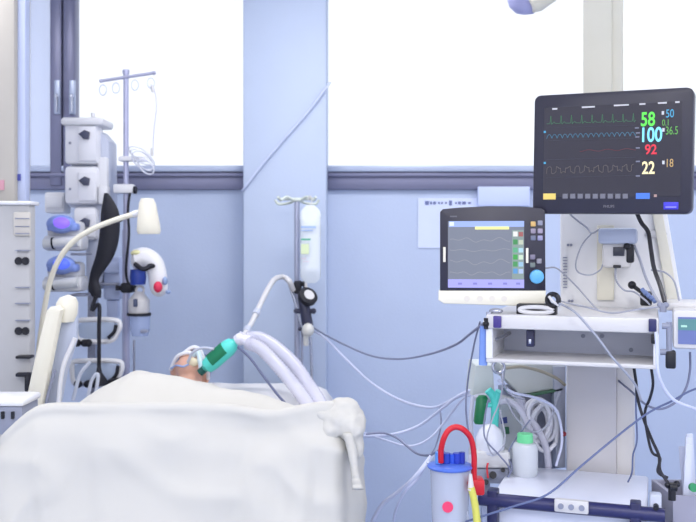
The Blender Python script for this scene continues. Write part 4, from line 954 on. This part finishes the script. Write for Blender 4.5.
# bin right bottom
t = thing('utensil_bin', 'grey bin with white sticks at the bottom right corner', 'bin', (W(700, 0, 2.6).x, 2.6, 0))
b = MB(); bin_ = t; zb_ = W(0, 496, 2.55).z; X0 = W(673, 0, 2.55).x
b.box((X0, 2.55, .25), (X0+.25, 2.56, zb_)); b.box((X0, 2.72, .25), (X0+.25, 2.73, zb_)); b.box((X0, 2.56, .25), (X0+.01, 2.72, zb_)); b.box((X0+.24, 2.56, .25), (X0+.25, 2.72, zb_)); b.box((X0, 2.55, .24), (X0+.25, 2.73, .25)); fin('bin_body', b, mat('bin_grey', (160, 160, 178), .45), t)
b = MB(); b.box((X0+.1, 2.6, FL), (X0+.14, 2.64, .24)); b.box((X0-.02, 2.52, FL), (X0+.26, 2.76, FL+.025), .01); fin('bin_stand', b, GREYM, t)
for i, (x, y) in enumerate(((681, 442), (686, 446), (691, 438), (697, 436), (694, 450))):
    q = W(x, y, 2.63); b = MB(); b.box((q.x-.008, 2.6+i*.02, .3), (q.x+.012, 2.606+i*.02, q.z), .002, Matrix.Rotation(math.radians(3-i*2), 3, 'Y')); lonely('white_stick', b, mat('stick_white', (214, 220, 240), .4), ['leftmost, lowest white stick standing in the grey bin', 'second white stick from the left in the grey bin', 'middle white stick, third from the left in the grey bin', 'tallest white stick at the right edge of the bin', 'short white stick behind the others in the grey bin'][i], 'stick', 'white sticks in the bin')
b = MB(); q = W(694, 488, 2.54); b.cyl(q, q+Vector((0, .012, 0)), .012); fin('green_knob', b, mat('knob_green', (60, 150, 100), .4), bin_)
b = MB(); b.cyl(W(669, 487, 2.38), W(676, 487, 2.38), .012); b.cyl(W(672, 484, 2.38), W(672, 500, 2.38), .010); b.ball(W(667.5, 485, 2.38), .008); b.ball(W(677, 484, 2.38), .009)
lonely('cable_plug', b, BLACK, 'black winged plug at the right corner of the tray', 'plug')

# ---------------- loose cables and hoses
KG = mat('cable_slate', (122, 128, 156), .5); KB = mat('cable_black', (30, 30, 42), .5); KL = mat('cable_light', (206, 212, 238), .45); KN = mat('cable_blue', (92, 104, 144), .5); KW = mat('cable_pale_grey', (160, 164, 180), .5)
def cable(pts, r, m_, lab, cat='cable', name='cable'):
    b = MB(); b.tube([W(*p) for p in pts], r*.72, 8, n=8); return lonely(name, b, m_, lab, cat)
cable([(311, 326, 4.45), (322, 333, 4.4), (345, 345, 4.2), (372, 356, 3.9), (400, 359, 3.6), (430, 354, 3.2), (455, 345, 2.9), (470, 334, 2.7), (484, 323, 2.56)], .0055, KG, 'long grey cable sagging from the regulator stand to the shelf')
cable([(312, 330, 4.45), (325, 338, 4.4), (345, 358, 4.2), (368, 380, 4.0), (392, 396, 3.8), (415, 405, 3.6), (436, 407, 3.5), (455, 398, 3.3), (474, 392, 3.0)], .007, KL, 'pale hose sagging below the long grey cable towards the ventilator', 'hose', 'hose')
cable([(476, 388, 2.95), (458, 396, 3.0), (440, 410, 3.1), (420, 425, 3.2), (395, 434, 3.2), (366, 436, 3.0), (345, 434, 2.8)], .007, KL, 'pale hose running from the ventilator left to the tied sheet corner', 'hose', 'hose')
cable([(366, 434, 2.9), (383, 433, 2.9), (397, 438, 2.85), (408, 447, 2.8), (418, 454, 2.7), (430, 455, 2.6), (442, 450, 2.5), (447, 462, 2.4)], .0048, KG, 'short grey cable curving from the sheet corner to the blue lid')
cable([(362, 432, 3.0), (385, 440, 3.1), (410, 446, 3.1), (430, 438, 3.1), (446, 420, 3.1), (462, 400, 3.0), (475, 393, 2.95)], .005, KL, 'faint pale line looping behind the red arched tube', 'hose', 'hose')
cable([(432, 455, 2.6), (424, 466, 2.55), (412, 480, 2.55), (398, 492, 2.6), (382, 505, 2.65), (368, 530, 2.7)], .0085, KL, 'thick white hose sweeping down left from the canister', 'hose', 'hose')
cable([(428, 462, 2.55), (418, 478, 2.6), (405, 492, 2.6), (396, 510, 2.65), (392, 530, 2.7)], .0055, KL, 'thin white hose crossing below the thick white hose', 'hose', 'hose')
cable([(440, 408, 3.2), (441, 425, 3.15), (436, 445, 3.1), (430, 456, 3.0)], .004, KG, 'short thin grey line left of the red arched tube')
cable([(706, 386, 2.4), (690, 391, 2.4), (672, 401, 2.38), (655, 409, 2.36), (638, 420, 2.34), (610, 442, 2.3), (580, 467, 2.27), (548, 494, 2.25), (515, 506, 2.26), (480, 517, 2.3), (440, 530, 2.4)], .004, KN, 'long slate blue cable crossing diagonally in front of the tray')
cable([(690, 352, 2.42), (690, 370, 2.42), (686, 388, 2.42), (676, 402, 2.42), (660, 409, 2.42), (645, 404, 2.46), (632, 392, 2.6), (615, 378, 2.86)], .0045, KG, 'slate cable hanging from the small monitor at the right edge')
cable([(656, 332, 2.3), (657, 350, 2.3), (658, 372, 2.3), (664, 388, 2.32), (674, 400, 2.34), (690, 407, 2.36), (706, 412, 2.4)], .006, KL, 'white hose curving from the right shelf end out to the right edge', 'hose', 'hose')
cable([(634, 368, 2.5), (636, 382, 2.5), (638, 400, 2.5), (644, 420, 2.48), (652, 440, 2.45), (659, 456, 2.42), (660, 470, 2.4), (668, 483, 2.38)], .006, KB, 'black cable with a kink hanging below the shelf to the plug')
cable([(651, 366, 2.42), (653, 384, 2.42), (650, 398, 2.44), (645, 412, 2.45), (647, 432, 2.45), (652, 452, 2.44), (660, 458, 2.42), (658, 472, 2.4), (668, 478, 2.39)], .0055, KB, 'second black cable crossing the first below the right shelf end')
cable([(636, 385, 2.6), (636, 410, 2.6), (637, 440, 2.56), (633, 455, 2.56), (632, 472, 2.56), (628, 482, 2.58)], .0035, KN, 'thin dark cable hanging beside the lower column')
cable([(634, 206, 2.60), (641, 222, 2.62), (648, 232, 2.60), (651, 250, 2.58), (654, 268, 2.55), (660, 285, 2.5), (665, 303, 2.40)], .0085, KB, 'thick black cable running down the pendant to the shelf end')
cable([(634, 245, 2.68), (640, 260, 2.66), (646, 278, 2.62), (655, 296, 2.54), (662, 306, 2.44)], .006, KW, 'grey cable running beside the thick black cable')
cable([(566, 208, 2.62), (572, 216, 2.72), (586, 227, 2.72), (592, 233, 2.70), (600, 229, 2.68)], .004, KW, 'short grey lead into the grey top of the patient module')
cable([(592, 233, 2.70), (582, 245, 2.72), (576, 262, 2.72), (578, 272, 2.72), (590, 275, 2.71), (600, 270, 2.70), (603, 264, 2.69)], .0032, KW, 'thin cable loop left of the patient module')
cable([(616, 267, 2.68), (616, 280, 2.66), (624, 290, 2.64), (634, 292, 2.62), (645, 300, 2.56), (650, 305, 2.55)], .0038, KW, 'thin cable curling below the patient module')
cable([(651, 270, 2.62), (664, 272, 2.6), (674, 281, 2.56), (679, 300, 2.52), (681, 310, 2.5)], .0038, KW, 'thin cable arching to the right edge of the pendant')
cable([(546, 268, 2.65), (556, 268, 2.7), (566, 276, 2.72), (578, 288, 2.72), (592, 304, 2.7), (600, 312, 2.6)], .0034, KW, 'thin cable crossing the pendant left of the vent slots down to the shelf')
cable([(560, 301, 2.60), (572, 304, 2.55), (590, 308, 2.5), (612, 313, 2.45), (640, 309, 2.4), (658, 307, 2.38)], .0034, KW, 'thin cable lying along the top of the shelf')
cable([(556, 302, 2.45), (565, 306, 2.42), (576, 313, 2.34), (588, 326, 2.32), (600, 341, 2.32), (612, 357, 2.33), (627, 374, 2.34), (636, 386, 2.36), (641, 400, 2.38)], .0045, KW, 'grey cable hanging diagonally in front of the open shelf compartment')
cable([(505, 368, 2.72), (500, 400, 2.70), (492, 420, 2.68), (487, 440, 2.68), (494, 455, 2.68), (505, 440, 2.7), (500, 410, 2.75)], .0032, KW, 'thin grey wire looping around the teal connector')
cable([(488, 400, 2.72), (484, 424, 2.70), (486, 440, 2.68), (500, 456, 2.68), (510, 470, 2.70), (505, 482, 2.72)], .0036, KG, 'thin slate wire crossing in front of the white dome')
cable([(530, 420, 2.78), (515, 440, 2.76), (508, 455, 2.74), (512, 470, 2.72), (500, 484, 2.72)], .0034, KG, 'thin wire running down left of the bottle')

cable([(506, 398, 2.80), (516, 418, 2.78), (534, 432, 2.78), (548, 424, 2.78), (556, 402, 2.80), (560, 392, 2.84)], .0045, KW, 'grey wire looping low through the coiled hoses to the ventilator housing')
cable([(498, 380, 2.78), (512, 392, 2.76), (536, 398, 2.76), (556, 410, 2.78), (562, 440, 2.80), (556, 466, 2.80)], .006, KL, 'pale hose arching over the coiled hoses beside the lower column', 'hose', 'hose')
cable([(480, 322, 2.6), (474, 345, 2.7), (468, 380, 2.8), (466, 410, 2.8), (470, 440, 2.8), (476, 456, 2.78)], .004, KG, 'slate wire hanging left of the ventilator canister to the humidifier')

# ================================================================== light, sky, camera
w = bpy.data.worlds.new('sky'); sc.world = w; w.use_nodes = True
bg = w.node_tree.nodes['Background']; bg.inputs['Color'].default_value = (.93, .96, 1, 1); bg.inputs['Strength'].default_value = 1.0
cam = bpy.data.cameras.new('camera'); co = bpy.data.objects.new('camera', cam); C.objects.link(co)
co.location = (0, 0, EYE); co.rotation_euler = (pi/2, 0, 0); cam.sensor_width = 36; cam.lens = F*36/696; cam.shift_y = -(261-HY)/696
cam.dof.use_dof = True; cam.dof.focus_distance = 2.5; cam.dof.aperture_fstop = 5.0
sc.camera = co
sc.view_settings.view_transform = 'Standard'; sc.view_settings.look = 'None'; sc.view_settings.gamma = 1; sc.view_settings.use_curve_mapping = False
sc.view_settings.exposure = 0.35
sc.cycles.use_denoising = True; sc.cycles.max_bounces = 10; sc.cycles.transparent_max_bounces = 24
sc.cycles.sample_clamp_indirect = 6
